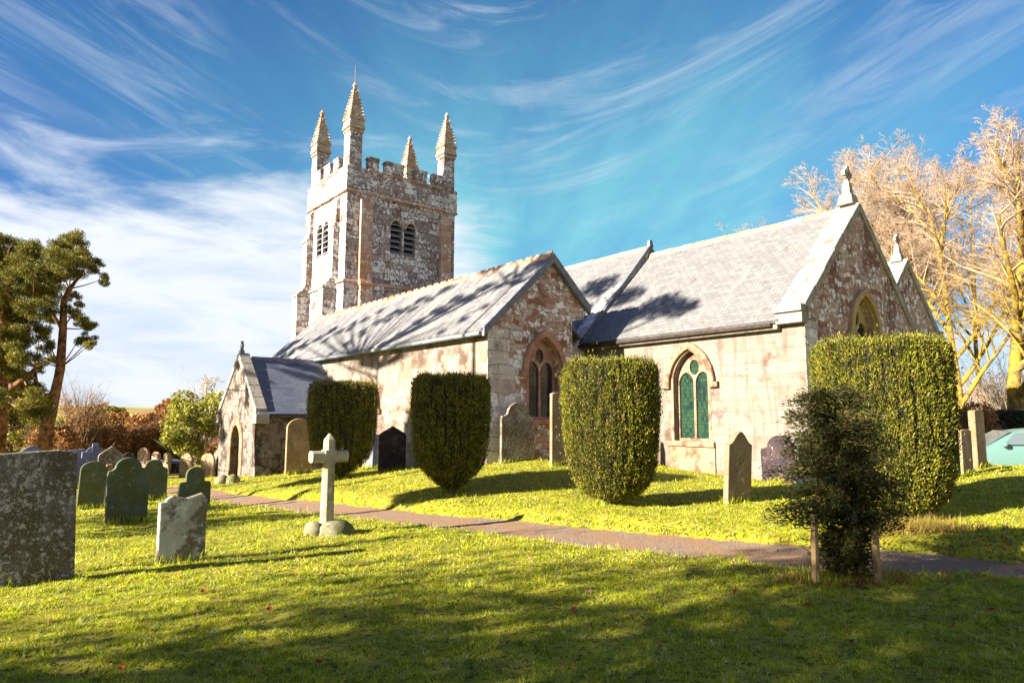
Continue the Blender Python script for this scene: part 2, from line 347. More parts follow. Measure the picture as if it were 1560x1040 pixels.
M['tanstone'] = stone('tan_window_stone', (0.216, 0.140, 0.084), (0.264, 0.188, 0.124), (0.352, 0.304, 0.240), (0.60, 0.70), (0.104, 0.052, 0.032), (0.48, 0.62), bmp=0.5)
M['ochre'] = stone('ochre_window_stone', (0.30, 0.20, 0.09), (0.36, 0.26, 0.13), (0.55, 0.48, 0.36), (0.6, 0.7), bmp=0.3)
M['lead'] = plain('grey_lead', (0.13, 0.15, 0.17), 0.5, (0.20, 0.23, 0.24), 5)
M['iron'] = plain('dark_iron', (0.03, 0.025, 0.022), 0.5, (0.06, 0.04, 0.03), 8)
M['verge'] = plain('slate_verge', (0.10, 0.11, 0.14), 0.6, (0.16, 0.16, 0.18), 6, bmp=0.3)
M['redtile'] = plain('red_ridge_tile', (0.24, 0.125, 0.08), 0.8, (0.34, 0.24, 0.17), 4, bmp=0.3)
M['ridge'] = plain('stone_ridge', (0.208, 0.163, 0.117), 0.85, (0.273, 0.234, 0.182), 3, bmp=0.3)
M['louvre'] = plain('slate_louvre', (0.14, 0.145, 0.16), 0.6, (0.20, 0.20, 0.21), 6)
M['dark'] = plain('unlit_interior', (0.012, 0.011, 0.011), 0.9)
M['door'] = plain('dark_oak', (0.045, 0.028, 0.018), 0.6, (0.03, 0.02, 0.014), 14, bmp=0.3)
def glassmat(name, a, b):
    m, k = newmat(name); x, y, z = k.xyz(k.obj)
    u = k.math('ADD', x, y)
    g1 = k.math('FRACT', k.math('MULTIPLY', u, 12.0)); g2 = k.math('FRACT', k.math('MULTIPLY', z, 9.0))
    led = k.math('MAXIMUM', k.math('LESS_THAN', g1, 0.11), k.math('LESS_THAN', g2, 0.11))
    pane = k.n('TexWhiteNoise', ins={'Vector': k.vec(k.math('FLOOR', k.math('MULTIPLY', u, 12.0)), k.math('FLOOR', k.math('MULTIPLY', z, 9.0)), 0.0)}).outputs['Value']
    c = k.mix(k.smooth(k.math('ADD', k.math('MULTIPLY', pane, 0.3), k.noise(k.obj, 1.6, 3)), 0.42, 0.85), a, b); c = k.mix(led, c, (0.02, 0.02, 0.02))
    k.set(k.p.inputs['Base Color'], c); k.p.inputs['Roughness'].default_value = 0.12; k.p.inputs['Specular IOR Level'].default_value = 0.6
    bump(k, k.math('ADD', k.math('MULTIPLY', pane, 0.8), k.math('ADD', k.noise(k.obj, 5.0, 2), led)), 0.35, 0.02)
    return m
M['glass_green'] = glassmat('green_leaded_glass', (0.005, 0.018, 0.020), (0.022, 0.060, 0.030))
M['glass_dark'] = glassmat('dark_leaded_glass', (0.010, 0.010, 0.016), (0.02, 0.022, 0.032))

# ground, path
def ground_mat():
    m, k = newmat('lawn_soil'); v = k.obj
    a = k.mix(k.smooth(k.noise(v, 1.1, 5, 0.6), 0.35, 0.65), (0.20, 0.205, 0.006), (0.34, 0.30, 0.014))
    a = k.mix(k.smooth(k.noise(v, 5.0, 7, 0.7), 0.45, 0.72), a, (0.30, 0.24, 0.05))
    a = k.mix(k.smooth(k.noise(v, 14.0, 6, 0.7), 0.50, 0.62), a, (0.045, 0.055, 0.008))
    x, y, z = k.xyz(v)
    far = k.smooth(y, 60, 120)
    fld = k.mix(k.smooth(k.noise(v, 0.018, 2), 0.46, 0.50), (0.30, 0.30, 0.03), (0.26, 0.16, 0.06))
    a = k.mix(far, a, fld)
    k.set(k.p.inputs['Base Color'], a); k.p.inputs['Roughness'].default_value = 0.95
    bump(k, k.noise(v, 30.0, 6, 0.7), 0.6, 0.03)
    return m
M['ground'] = ground_mat()
def path_mat():
    m, k = newmat('reddish_gravel'); v = k.obj
    vo = k.n('TexVoronoi', ins={'Vector': v, 'Scale': 55.0})
    c = k.mix(k.xyz(vo.outputs['Color'])[0], (0.13, 0.10, 0.08), (0.38, 0.27, 0.18))
    c = k.mix(k.smooth(k.noise(v, 1.6, 6, 0.65), 0.40, 0.60), c, (0.30, 0.175, 0.095))
    c = k.mix(k.math('MULTIPLY', k.smooth(k.noise(v, 3.3, 6, 0.7), 0.58, 0.70), 0.7), c, (0.09, 0.10, 0.02))
    k.set(k.p.inputs['Base Color'], c); k.p.inputs['Roughness'].default_value = 0.9
    bump(k, k.math('ADD', vo.outputs['Distance'], k.noise(v, 18, 5)), 0.8, 0.02)
    return m
M['path'] = path_mat()
def grass_mat():
    m, k = newmat('grass_blades'); rnd = k.n('NewGeometry').outputs['Random Per Island']; v = k.obj
    t = k.math('ADD', k.math('MULTIPLY', k.noise(v, 2.2, 5, 0.6), 0.45), k.math('ADD', k.math('MULTIPLY', k.noise(v, 12.0, 5, 0.7), 0.75), k.math('MULTIPLY', rnd, 0.25)))
    c = k.mix(k.smooth(t, 0.56, 0.86), (0.15, 0.21, 0.003), (0.60, 0.63, 0.014))
    c = k.mix(k.math('MULTIPLY', k.smooth(k.noise(v, 6.4, 7, 0.72), 0.54, 0.64), 0.8), c, (0.46, 0.31, 0.06))
    c = k.mix(k.math('MULTIPLY', k.smooth(k.noise(v, 8.7, 6, 0.72), 0.55, 0.63), 0.85), c, (0.07, 0.105, 0.006))
    c = k.mix(k.math('MULTIPLY', k.smooth(k.noise(v, 7.6, 6, 0.72), 0.55, 0.65), 0.75), c, (0.58, 0.60, 0.32))
    c = k.mix(k.smooth(rnd, 0.88, 0.96), c, (0.60, 0.54, 0.22))
    k.set(k.p.inputs['Base Color'], c); k.p.inputs['Roughness'].default_value = 0.5; k.p.inputs['Specular IOR Level'].default_value = 0.3
    tr = k.n('BsdfTranslucent', ins={'Color': c}); mx = k.n('MixShader', ins={0: 0.48})
    k.nt.links.new(k.p.outputs[0], mx.inputs[1]); k.nt.links.new(tr.outputs[0], mx.inputs[2]); k.nt.links.new(mx.outputs[0], k.o.inputs[0])
    return m
M['grass'] = grass_mat()
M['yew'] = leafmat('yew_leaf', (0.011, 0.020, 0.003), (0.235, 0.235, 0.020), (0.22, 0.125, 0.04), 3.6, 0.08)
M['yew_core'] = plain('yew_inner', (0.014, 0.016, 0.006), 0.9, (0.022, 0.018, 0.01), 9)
M['sapling'] = leafmat('young_yew_leaf', (0.016, 0.024, 0.005), (0.055, 0.058, 0.010), (0.13, 0.075, 0.02), 4.0, 0.12)
M['needle'] = leafmat('pine_needles', (0.035, 0.058, 0.010), (0.21, 0.20, 0.022), (0.40, 0.19, 0.03), 0.9, 0.25)
M['needle_dark'] = leafmat('fir_needles', (0.02, 0.035, 0.010), (0.05, 0.06, 0.015), None, 0.6, 0.1)
M['ivy'] = leafmat('ivy_leaf', (0.12, 0.135, 0.015), (0.40, 0.38, 0.05), (0.52, 0.44, 0.12), 0.7, 0.3)
M['brown_leaf'] = leafmat('winter_brown_leaf', (0.20, 0.085, 0.028), (0.46, 0.22, 0.07), (0.30, 0.22, 0.05), 0.6, 0.3)
M['olive_leaf'] = leafmat('olive_leaf', (0.10, 0.11, 0.014), (0.32, 0.28, 0.035), (0.28, 0.15, 0.04), 0.6, 0.2)
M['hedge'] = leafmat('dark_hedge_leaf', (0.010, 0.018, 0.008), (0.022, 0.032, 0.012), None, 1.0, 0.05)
M['trunk_pine'] = plain('pine_bark', (0.07, 0.032, 0.016), 0.9, (0.30, 0.14, 0.055), 5.5, bmp=1.0)
M['trunk_beech'] = plain('yellow_lichened_bark', (0.36, 0.24, 0.02), 0.9, (0.11, 0.075, 0.04), 3.2, bmp=0.9)
def twig_mat():
    m, k = newmat('frosty_golden_twigs'); x, y, z = k.xyz(k.obj)
    h = k.math('ADD', z, k.math('MULTIPLY', k.math('SUBTRACT', k.noise(k.obj, 0.35, 3), 0.5), 7.0))
    c = k.mix(k.smooth(h, 5.0, 12.5), (0.34, 0.225, 0.03), (0.41, 0.29, 0.19)); c = k.mix(k.smooth(k.noise(k.obj, 1.1, 4), 0.5, 0.7), c, (0.17, 0.11, 0.05))
    k.set(k.p.inputs['Base Color'], c); k.p.inputs['Roughness'].default_value = 0.85; return m
M['twig'] = twig_mat()
M['twig_brown'] = plain('brown_twigs', (0.20, 0.11, 0.06), 0.9, (0.30, 0.19, 0.10), 0.6)
M['twig_pale'] = plain('pale_twigs', (0.42, 0.36, 0.27), 0.9, (0.34, 0.27, 0.18), 0.6)
M['bark'] = plain('brown_bark', (0.07, 0.045, 0.03), 0.95, (0.12, 0.08, 0.055), 5, bmp=0.7)
M['stake'] = plain('weathered_stake', (0.25, 0.16, 0.07), 0.85, (0.34, 0.24, 0.11), 9, bmp=0.5)
M['litter'] = leafmat('dead_leaf_litter', (0.10, 0.045, 0.02), (0.28, 0.12, 0.05), (0.34, 0.22, 0.10), 5.0, 0.1)
M['redleaf'] = plain('red_leaf', (0.36, 0.045, 0.015), 0.6, (0.24, 0.05, 0.02), 20)
M['strawgrass'] = leafmat('straw_grass', (0.16, 0.15, 0.02), (0.36, 0.25, 0.06), (0.34, 0.15, 0.05), 4.0, 0.3)
M['st_grey'] = stone('speckled_granite', (0.080, 0.066, 0.050), (0.15, 0.13, 0.105), (0.44, 0.43, 0.38), (0.52, 0.60), (0.085, 0.062, 0.026), (0.44, 0.56), scale=21.0, bmp=1.0)
M['st_pale'] = stone('pale_lichened_stone', (0.30, 0.29, 0.21), (0.37, 0.36, 0.28), (0.52, 0.52, 0.43), (0.52, 0.64), (0.11, 0.075, 0.04), (0.49, 0.56), scale=5.0)
M['st_green'] = stone('green_mossed_slate', (0.060, 0.082, 0.050), (0.095, 0.115, 0.068), (0.25, 0.27, 0.15), (0.60, 0.68), (0.085, 0.085, 0.022), (0.44, 0.58))
M['st_tan'] = stone('tan_sandstone', (0.20, 0.135, 0.08), (0.28, 0.205, 0.125), (0.52, 0.48, 0.38), (0.58, 0.70), (0.17, 0.13, 0.05), (0.52, 0.66))
M['st_red'] = stone('orange_lichened_stone', (0.210, 0.119, 0.077), (0.280, 0.168, 0.105), (0.462, 0.420, 0.350), (0.52, 0.62), (0.252, 0.098, 0.035), (0.55, 0.66))
M['st_slate'] = stone('dark_slate', (0.026, 0.018, 0.024), (0.045, 0.032, 0.034), (0.42, 0.40, 0.40), (0.60, 0.66), (0.10, 0.06, 0.05), (0.52, 0.66), scale=4.0)
M['st_blue'] = stone('blue_grey_stone', (0.10, 0.12, 0.20), (0.15, 0.165, 0.25), (0.34, 0.36, 0.42), (0.58, 0.70))
M['st_cream'] = stone('cream_cross_stone', (0.29, 0.25, 0.165), (0.36, 0.32, 0.225), (0.46, 0.43, 0.33), (0.54, 0.68), (0.20, 0.16, 0.06), (0.50, 0.62), bmp=0.6)
M['rock'] = stone('mossy_rock', (0.180, 0.158, 0.098), (0.240, 0.217, 0.135), (0.360, 0.338, 0.225), (0.52, 0.64), (0.090, 0.098, 0.022), (0.46, 0.58), bmp=0.8)
M['paint'] = plain('turquoise_car_paint', (0.10, 0.19, 0.17), 0.25, spec=0.6)
M['paint_blue'] = plain('silver_blue_car_paint', (0.16, 0.24, 0.36), 0.25, spec=0.6)
M['carglass'] = plain('car_window_glass', (0.10, 0.13, 0.14), 0.05, spec=1.0)
M['rubber'] = plain('tyre_rubber', (0.02, 0.02, 0.02), 0.8)
M['alloy'] = plain('wheel_alloy', (0.45, 0.45, 0.46), 0.35, metal=0.8)
M['lamp_glass'] = plain('lamp_lens', (0.6, 0.6, 0.58), 0.1, spec=0.8)
M['lamp_red'] = plain('rear_lamp_lens', (0.4, 0.02, 0.02), 0.2, spec=0.6)

# ------------------------------------------------------------------ terrain
CH = np.array([7.32, 17.0, 0.0]); TH = R(-51.4)
EU = np.array([math.cos(TH), math.sin(TH), 0]); EV = np.array([-math.sin(TH), math.cos(TH), 0])
def wor(u, v, z): return CH+EU*u+EV*v+np.array([0, 0, z])
lowp = [(270, 752, -.48), (340, 766, -.4), (420, 773, -.22), (500, 784, -.12), (640, 800, -.05), (780, 815, 0), (1000, 843, 0), (1230, 861, .02), (1560, 881, .05), (1700, 893, .05)]
uppp = [(270, 738, -.48), (340, 745, -.42), (400, 752, -.3), (450, 757, -.22), (560, 768, -.12), (640, 777, -.08), (830, 792, -.02), (1000, 808, 0), (1200, 822, 0), (1400, 836, .03), (1560, 849, .05), (1700, 860, .05)]
lw = np.array([gp(*p) for p in lowp]); uw = np.array([gp(*p) for p in uppp])
lw = lw[np.argsort(lw[:, 0])]; uw = uw[np.argsort(uw[:, 0])]
lw = np.vstack([[-30, 24.5, -.6], [-18, 20.5, -.55], lw, [14, 4.0, .05]]); uw = np.vstack([[-30, 26.5, -.6], [-18, 22.8, -.55], uw, [14, 5.2, .05]])
def ylow(x): return np.interp(x, lw[:, 0], lw[:, 1])+0.05*np.sin(np.asarray(x)*3.1)+0.04*np.sin(np.asarray(x)*7.7)
def yupp(x): return np.interp(x, uw[:, 0], uw[:, 1])+0.05*np.sin(np.asarray(x)*2.7+1)+0.04*np.sin(np.asarray(x)*8.3)
def sst(x, a, b): t = np.clip((np.asarray(x)-a)/(b-a), 0, 1); return t*t*(3-2*t)
def lip(x, y):
    x = np.asarray(x, float); y = np.asarray(y, float)
    return 0.13*sst(y-yupp(x), 0.0, 0.5)*sst(x, -9, -5)
ctrl = [gp(*p) for p in ((780, 1040, 0), (0, 1040, 0), (1560, 1040, 0), (50, 890, 0), (275, 858, -.05), (192, 797, -.2), (295, 775, -.3), (500, 808, -.02), (1250, 900, .02))]
ctrl += [p for p in lw[2:-1]]+[p for p in uw[2:-1]]
ctrl += [gp(*p) for p in ((518, 728, -.05), (690, 748, .14), (935, 766, .13), (1122, 764, .10), (1350, 785, .18), (1490, 713, .5), (1470, 721, .46), (1450, 728, .42), (1560, 706, .55), (1500, 760, .32), (1560, 800, .22))]
ctrl += [wor(*p) for p in ((0, 0, .14), (-3, 0, .2), (-6, 0, .45), (-6.64, -2, .55), (-6.64, -4.93, .52), (-9, -5, .3), (-11.3, -5, .08), (-14.3, -5, -.05), (-16, -6, -.2), (-16.5, -8, -.3), (-20, -8.3, -.6), (-18, -9.5, -.55), (0, 3, .3), (0, 6, .4), (-3, 6, .45), (-20, 3, 0), (4, 8, .1), (10, 8, -.3))]
ctrl += [(-12, 14, -.45), (-16, 22, -.6), (-12, 24, -.6), (-22, 30, -.7), (-10, 5, 0), (-14, -4, 0), (0, -8, 0), (10, 2, .05), (15, 10, .15), (15.6, 21, -.25), (20, 24, -.3), (12, 24, 0)]
ctrl = np.array([[p[0], p[1], p[2]] for p in ctrl])
def tps(r2): return np.where(r2 > 1e-9, r2*np.log(r2+1e-12), 0.0)
def _fit():
    n = len(ctrl); X = ctrl[:, :2]; r2 = ((X[:, None]-X[None])**2).sum(-1)
    A = np.zeros((n+3, n+3)); A[:n, :n] = tps(r2)+np.eye(n)*6.0
    A[:n, n] = 1; A[:n, n+1:] = X; A[n, :n] = 1; A[n+1:, :n] = X.T
    b = np.zeros(n+3); b[:n] = ctrl[:, 2]-lip(X[:, 0], X[:, 1])
    return np.linalg.solve(A, b)
CF = _fit()
def base_h(x, y):
    x = np.asarray(x, float).ravel(); y = np.asarray(y, float).ravel(); n = len(ctrl); out = np.zeros(len(x))
    for i in range(0, len(x), 20000):
        X = x[i:i+20000]; Y = y[i:i+20000]
        r2 = (X[:, None]-ctrl[None, :, 0])**2+(Y[:, None]-ctrl[None, :, 1])**2
        out[i:i+20000] = tps(r2)@CF[:n]+CF[n]+CF[n+1]*X+CF[n+2]*Y
    return out
def far_h(x, y):
    h = -0.7-1.2*sst(np.hypot(x, y-15), 35, 90)
    h = h+9.5*np.exp(-((x+230)/150)**2-((y-330)/110)**2)+7*np.exp(-((x+60)/160)**2-((y-480)/120)**2)
    return h+4*np.exp(-((x-300)/200)**2-((y-500)/150)**2)
def gh0(x, y):
    x = np.asarray(x, float).ravel(); y = np.asarray(y, float).ravel()
    wgt = sst(np.hypot(x-1, y-11), 19, 30)
    b = np.clip(base_h(x, y), -0.9, 0.8)+lip(x, y)
    return b*(1-wgt)+far_h(x, y)*wgt
def inpath(x, y, m=0.0):
    return (y > ylow(x)-m) & (y < yupp(x)+m)
def gh(x, y):
    x = np.asarray(x, float).ravel(); y = np.asarray(y, float).ravel()
    dd = np.minimum(y-ylow(x), yupp(x)-y)
    return gh0(x, y)-0.10*sst(dd, -0.05, 0.12)
def g1(x, y): return float(gh([x], [y])[0])

def lump(x, y):
    return 0.014*np.sin(x*5.1+1.3*np.sin(y*3.3))*np.sin(y*4.7+np.sin(x*2.9))+0.02*np.sin(x*1.3)*np.sin(y*1.7+0.5)+0.010*np.sin(x*9.1+2*np.sin(y*4.9))*np.sin(y*8.3+2*np.sin(x*6.1))
def axis(lo, hi, step, far):
    a = list(np.arange(lo, hi, step)); s = step; p = hi
    while p < far: a.append(p); s *= 1.22; p += s
    s = step; p = lo
    while p > -far: s *= 1.22; p -= s; a.insert(0, p)
    return np.array(a)
ax = axis(-22, 20, 0.16, 2500); ay = axis(-3, 32, 0.16, 2500)
XX, YY = np.meshgrid(ax, ay); nx, ny = len(ax), len(ay)
ZZ = gh(XX.ravel(), YY.ravel())
ZZ = ZZ+lump(XX.ravel(), YY.ravel())
ii = (np.arange(ny-1)[:, None]*nx+np.arange(nx-1)[None]).ravel()
tag(np_mesh('ground', np.c_[XX.ravel(), YY.ravel(), ZZ], np.c_[ii, ii+1, ii+nx+1, ii+nx], M['ground'], smooth=True), kind='structure')

xs = np.linspace(-17, 9, 260); tt = np.linspace(-0.12, 1.12, 14)
PX = np.repeat(xs, 14); PY = (ylow(xs)[:, None]*(1-tt)+yupp(xs)[:, None]*tt).ravel()
PZ = gh0(PX, PY)-0.055+0.006*np.sin(PX*9)*np.sin(PY*11)
jj = (np.arange(259)[:, None]*14+np.arange(13)[None]).ravel()
tag(np_mesh('path', np.c_[PX, PY, PZ], np.c_[jj, jj+14, jj+15, jj+1], M['path'], smooth=True), kind='structure')

def in_church(x, y):
    dx = x-CH[0]; dy = y-CH[1]; u = dx*EU[0]+dy*EU[1]; v = dx*EV[0]+dy*EV[1]
    return ((u < 0.05) & (v > -0.05)) | ((u < -6.6) & (v > -5)) | ((u < -16) & (u > -20.2) & (v > -8.25) & (v < 0))
def grass_blades():
    out = []
    for n, y0, y1, h, wd in ((280000, 3.6, 7.5, 0.023, 0.0042), (190000, 7.0, 13.5, 0.030, 0.007), (110000, 13, 26, 0.045, 0.013)):
        y = np.sqrt(rng.uniform(y0**2, y1**2, n)); x = y*rng.uniform(-0.80, 0.80, n)
        # clumping
        c = 0.5+0.5*np.sin(x*6.3+2*np.sin(y*4.1))*np.sin(y*5.9+2*np.sin(x*3.7))
        keep = (rng.uniform(0, 1, n) < 0.35+0.65*c) & ~inpath(x, y, -0.02) & ~in_church(x, y)
        x, y, c = x[keep], y[keep], c[keep]
        z = gh(x, y)-0.004+lump(x, y)
        m = len(x); t = rng.uniform(0, 2*math.pi, m); tuf = np.clip(np.sin(x*13.7+3*np.sin(y*7.9))*np.sin(y*11.3+3*np.sin(x*8.7)), 0, 1); fin = 0.5+0.5*np.sin(x*29+3*np.sin(y*17))*np.sin(y*31+3*np.sin(x*19)); hh = h*rng.uniform(0.5, 1.3, m)*(0.35+0.45*c+1.2*tuf*tuf+0.9*fin*fin); le = rng.uniform(0.3, 1.3, m)*hh; la = rng.uniform(0, 2*math.pi, m)
        edge = np.minimum(np.abs(y-ylow(x)), np.abs(y-yupp(x))); hh *= 1+1.0*np.exp(-(edge/0.10)**2)
        bx, by = np.cos(t)*wd, np.sin(t)*wd
        P = np.stack([np.c_[x-bx, y-by, z], np.c_[x+bx, y+by, z], np.c_[x+np.cos(la)*le, y+np.sin(la)*le, z+hh]], 1)
        out.append(P.reshape(-1, 3))
    V = np.concatenate(out); return V, np.arange(len(V)).reshape(-1, 3)
V, Fc = grass_blades()
tag(np_mesh('grass', V, Fc, M['grass']), 'short mossy grass covering the churchyard lawn and bank', 'grass', kind='stuff')

# ------------------------------------------------------------------ the church (u = east, v = north, in the church's own frame)
church = empty('church', CH, TH)
tag(church, 'old granite parish church with a pinnacled west tower, slate roofs and gabled porch', 'church')
UX = (1, 0, 0); VX = (0, 1, 0)
def spl(mb, loops, th, u0, v, mi=0, **k): mb.plate(loops, th, (u0, v, 0), UX, mi=mi, **k)       # wall facing south at v: coordinates (u, z)
def epl(mb, loops, th, u, v0=0, mi=0, **k): mb.plate(loops, th, (u, v0, 0), VX, mi=mi, **k)       # wall facing east at u: coordinates (v, z)

def window(parent, face, c, plane, a, sill, spring, rise, stonem, glassm, hood=True, ledge=True, depth=0.20):
    """two-light traceried window in a wall hole; face 'S' or 'E'"""
    pl = (lambda mb, lps, th, off, **k: spl(mb, lps, th, c, plane-off if True else 0, **k)) if face == 'S' else (lambda mb, lps, th, off, **k: epl(mb, lps, th, plane+off, c, **k))
    sub = a/2-0.038
    la = arch_loop(sub, sill+0.06, spring-0.02, sub*1.25, -a/2+0.01, 6); lb = arch_loop(sub, sill+0.06, spring-0.02, sub*1.25, a/2-0.01, 6)
    r = a*0.34; zc_ = spring+rise*0.48
    eye = [(r*0.85*math.sin(t)*(1 if abs(math.cos(t)) < 0.9 else 0.6), zc_+r*1.15*math.cos(t)) for t in np.linspace(0, 2*math.pi, 13)[:-1]]
    mb = MB(); pl(mb, [arch_loop(a-0.003, sill+0.003, spring, rise-0.003), la, lb, eye], 0.12, -depth, bevel=0.012)
    fr = mb.build('window_tracery', stonem, parent)
    g = MB(); pl(g, [arch_loop(a-0.02, sill+0.02, spring, rise-0.02)], 0.02, -depth-0.06); g.build('window_glass', glassm, parent)
    b = MB(); pl(b, [arch_loop(a+0.1, sill-0.1, spring, rise+0.1)], 0.04, -0.62); b.build('window_backing', M['dark'], parent)
    # moulded surround, flush band standing 4 mm proud
    s = MB(); pl(s, [arch_loop(a+0.09, sill-0.02, spring, rise+0.09), arch_loop(a-0.001, sill-0.01, spring, rise)], 0.06, 0.012)
    s.build('window_surround', stonem, parent)
    if hood:
        h = MB(); o1 = arch(a+0.24, spring-0.05, rise+0.27); i1 = arch(a+0.115, spring-0.05, rise+0.125)[::-1]
        pl(h, [[(o1[0][0]-0.10, o1[0][1]-0.10), (o1[0][0]-0.10, o1[0][1])]+o1+[(o1[-1][0]+0.10, o1[-1][1]), (o1[-1][0]+0.10, o1[-1][1]-0.10), (i1[0][0], i1[0][1]-0.10)]+i1+[(i1[-1][0], i1[-1][1]-0.10)]], 0.14, 0.12, bevel=0.03)
        h.build('hood_mould', stonem, parent)
    if ledge:
        q = MB()
        if face == 'S': q.box((c-a-0.2, plane-0.10, sill-0.16), (c+a+0.2, plane+0.2, sill-0.004))
        else: q.box((plane-0.2, c-a-0.2, sill-0.16), (plane+0.10, c+a+0.2, sill-0.004))
        q.build('window_sill', stonem, parent, bevel=0.02)

def roof(parent, u0, u1, v_e, z_e, v_r, z_r, mat, th=0.10, name='roof'):
    """one slope as a slab, from eave line to ridge line"""
    mb = MB(); n = np.array([0, -(z_r-z_e), (v_r-v_e)], float); n *= (1 if n[2] > 0 else -1)/np.linalg.norm(n)
    mb.prism([(u0, v_e, z_e), (u1, v_e, z_e), (u1, v_r, z_r), (u0, v_r, z_r)], n*th)
    return mb.build(name, mat, parent)
def ridge_tiles(parent, u0, u1, v, z, mat, r=0.13, crest=False, step=0.45):
    mb = MB(); u = u0
    while u < u1-0.05:
        e = min(u+step, u1); dz = random.uniform(-0.012, 0.012)
        mb.prism([(u, v-r, z-r*0.9+dz), (u, v-r*0.55, z+0.02+dz), (u, v, z+r*0.62+dz), (u, v+r*0.55, z+0.02+dz), (u, v+r, z-r*0.9+dz)], (e-u-0.012, 0, 0))
        if crest:
            mb.prism([(u+0.04, v-0.02, z+r*0.55), (u+step*0.3, v-0.02, z+r*0.55+0.075), (u+step*0.5, v-0.02, z+r*0.55+0.04), (u+step*0.7, v-0.02, z+r*0.55+0.075), (e-0.04, v-0.02, z+r*0.55)], (0, 0.04, 0))
        u = e
    return mb.build('ridge_tiles', mat, parent)
def coping(parent, u0, u1, v_e, z_e, v_r, z_r, mat, n=6, rise=0.20, kneel=True):
    """sloping coping stones of a gable parapet, each a shade different in height"""
    mb = MB()
    for sgn in (0, 1):
        ve, vr = (v_e, v_r) if sgn == 0 else (2*v_r-v_e, v_r)
        for i in range(n):
            t0, t1 = i/n+0.003, (i+1)/n-0.003
            a = np.array([ve+(vr-ve)*t0, z_e+(z_r-z_e)*t0]); b = np.array([ve+(vr-ve)*t1, z_e+(z_r-z_e)*t1])
            dv = random.uniform(0, 0.05); hh = rise+random.uniform(-0.025, 0.03)
            mb.prism([(u0-dv, a[0], a[1]-0.1), (u0-dv, b[0], b[1]-0.1), (u0-dv, b[0], b[1]+hh), (u0-dv, a[0], a[1]+hh)], (u1-u0+dv+random.uniform(0, 0.02), 0, 0))
        if kneel:
            s = -1 if sgn == 0 else 1
            lo = min(ve+s*0.28, ve-s*0.12); hi = max(ve+s*0.28, ve-s*0.12)
            mb.box((u0-0.02, lo+(0.06 if s < 0 else 0), z_e-0.30), (u1+0.02, hi-(0.06 if s > 0 else 0), z_e-0.02))
            mb.box((u0-0.06, lo+(0.05 if s > 0 else -0.02), z_e-0.02), (u1+0.05, hi+(0.02 if s > 0 else -0.05), z_e+0.16))
    return mb.build('coping', mat, parent, bevel=0.015)
def gable_cross(parent, u, v, z, mat, s=1.0):
    mb = MB()
    mb.box((u-0.24*s, v-0.24*s, z-0.1), (u+0.24*s, v+0.24*s, z+0.22*s), taper=0.06*s)
    mb.box((u-0.13*s, v-0.13*s, z+0.22*s), (u+0.13*s, v+0.13*s, z+0.62*s), taper=0.035*s)
    zc = z+0.88*s
    mb.box((u-0.06*s, v-0.24*s, zc-0.075*s), (u+0.06*s, v+0.24*s, zc+0.075*s))
    mb.box((u-0.06*s, v-0.075*s, zc-0.28*s), (u+0.06*s, v+0.075*s, zc+0.26*s))
    ring = [(0.2*s*math.cos(t), zc+0.2*s*math.sin(t)) for t in np.linspace(0, 2*math.pi, 17)[:-1]]; inner = [(0.13*s*math.cos(t), zc+0.13*s*math.sin(t)) for t in np.linspace(0, 2*math.pi, 17)[:-1]]
    epl(mb, [ring, inner], 0.09*s, u+0.045*s, v)
    return mb.build('gable_cross', mat, parent, bevel=0.015)
def gutter(parent, u0, u1, v, z, mat, r=0.06, down=()):
    mb = MB(); mb.tube([(u0, v, z), (u1, v, z)], r, 8)
    for u, zb in down: mb.tube([(u, v, z), (u, v+0.05, z-0.12), (u, v+0.12, z-0.3), (u, v+0.12, zb)], 0.045, 7)
    return mb.build('gutter', mat, parent)

# --- chancel
w1 = (-3.5, 0.60, 1.10, 2.78, 0.90)
mb = MB()
spl(mb, [[(-8.3, -0.8), (0, -0.8), (0, 4.26), (-8.3, 4.26)], arch_loop(w1[1], w1[2], w1[3], w1[4], w1[0])], 0.55, 0, 0, mi=0)
we = (3.26, 0.66, 3.25, 4.15, 0.98)
epl(mb, [[(0.552, -0.8), (6.6, -0.8), (6.6, 4.4), (3.3, 7.72), (0.552, 4.95)], arch_loop(we[1], we[2], we[3], we[4], we[0])], 0.55, -0.004, 0, mi=1)
epl(mb, [[(0.003, 4.262), (0.5515, 4.262), (0.5515, 4.93), (0.003, 4.40)]], 0.5, -0.004, 0, mi=1)
for i, (z0, z1) in enumerate(((0.0, .42), (.43, .80), (.81, 1.25), (1.26, 1.62), (1.63, 2.05), (2.06, 2.45), (2.46, 2.9), (2.91, 3.3), (3.31, 3.75), (3.76, 4.2))):
    L = 0.62 if i % 2 else 0.95
    mb.box((-0.003-0.2, 0.004, z0), (0.006, L, z1), mi=2)
chancel = mb.build('chancel', [M['ashlar'], M['rubble'], M['blocks']], church)
window(chancel, 'S', w1[0], 0.0, w1[1], w1[2], w1[3], w1[4], M['tanstone'], M['glass_green'])
window(chancel, 'E', we[0], -0.004, we[1], we[2], we[3], we[4], M['ochre'], M['glass_dark'], hood=True, ledge=False)
mb = MB(); mb.box((-4.25, -0.05, 0.0), (-2.7, -0.003, 0.93)); mb.build('window_apron', M['tanstone'], chancel, bevel=0.015)
roof(chancel, -8.05, -0.56, -0.22, 4.16, 3.3, 7.66, M['slate']); roof(chancel, -8.05, -0.56, 6.82, 4.16, 3.3, 7.66, M['slate'])
ridge_tiles(chancel, -7.9, -0.6, 3.3, 7.78, M['ridge'], 0.15)
coping(chancel, -0.62, 0.05, -0.02, 4.42, 3.3, 7.74, M['coping'])
gable_cross(chancel, -0.28, 3.3, 7.98, M['coping'], 0.95)
gutter(chancel, -8.0, -0.75, -0.27, 4.12, M['iron'], 0.055)
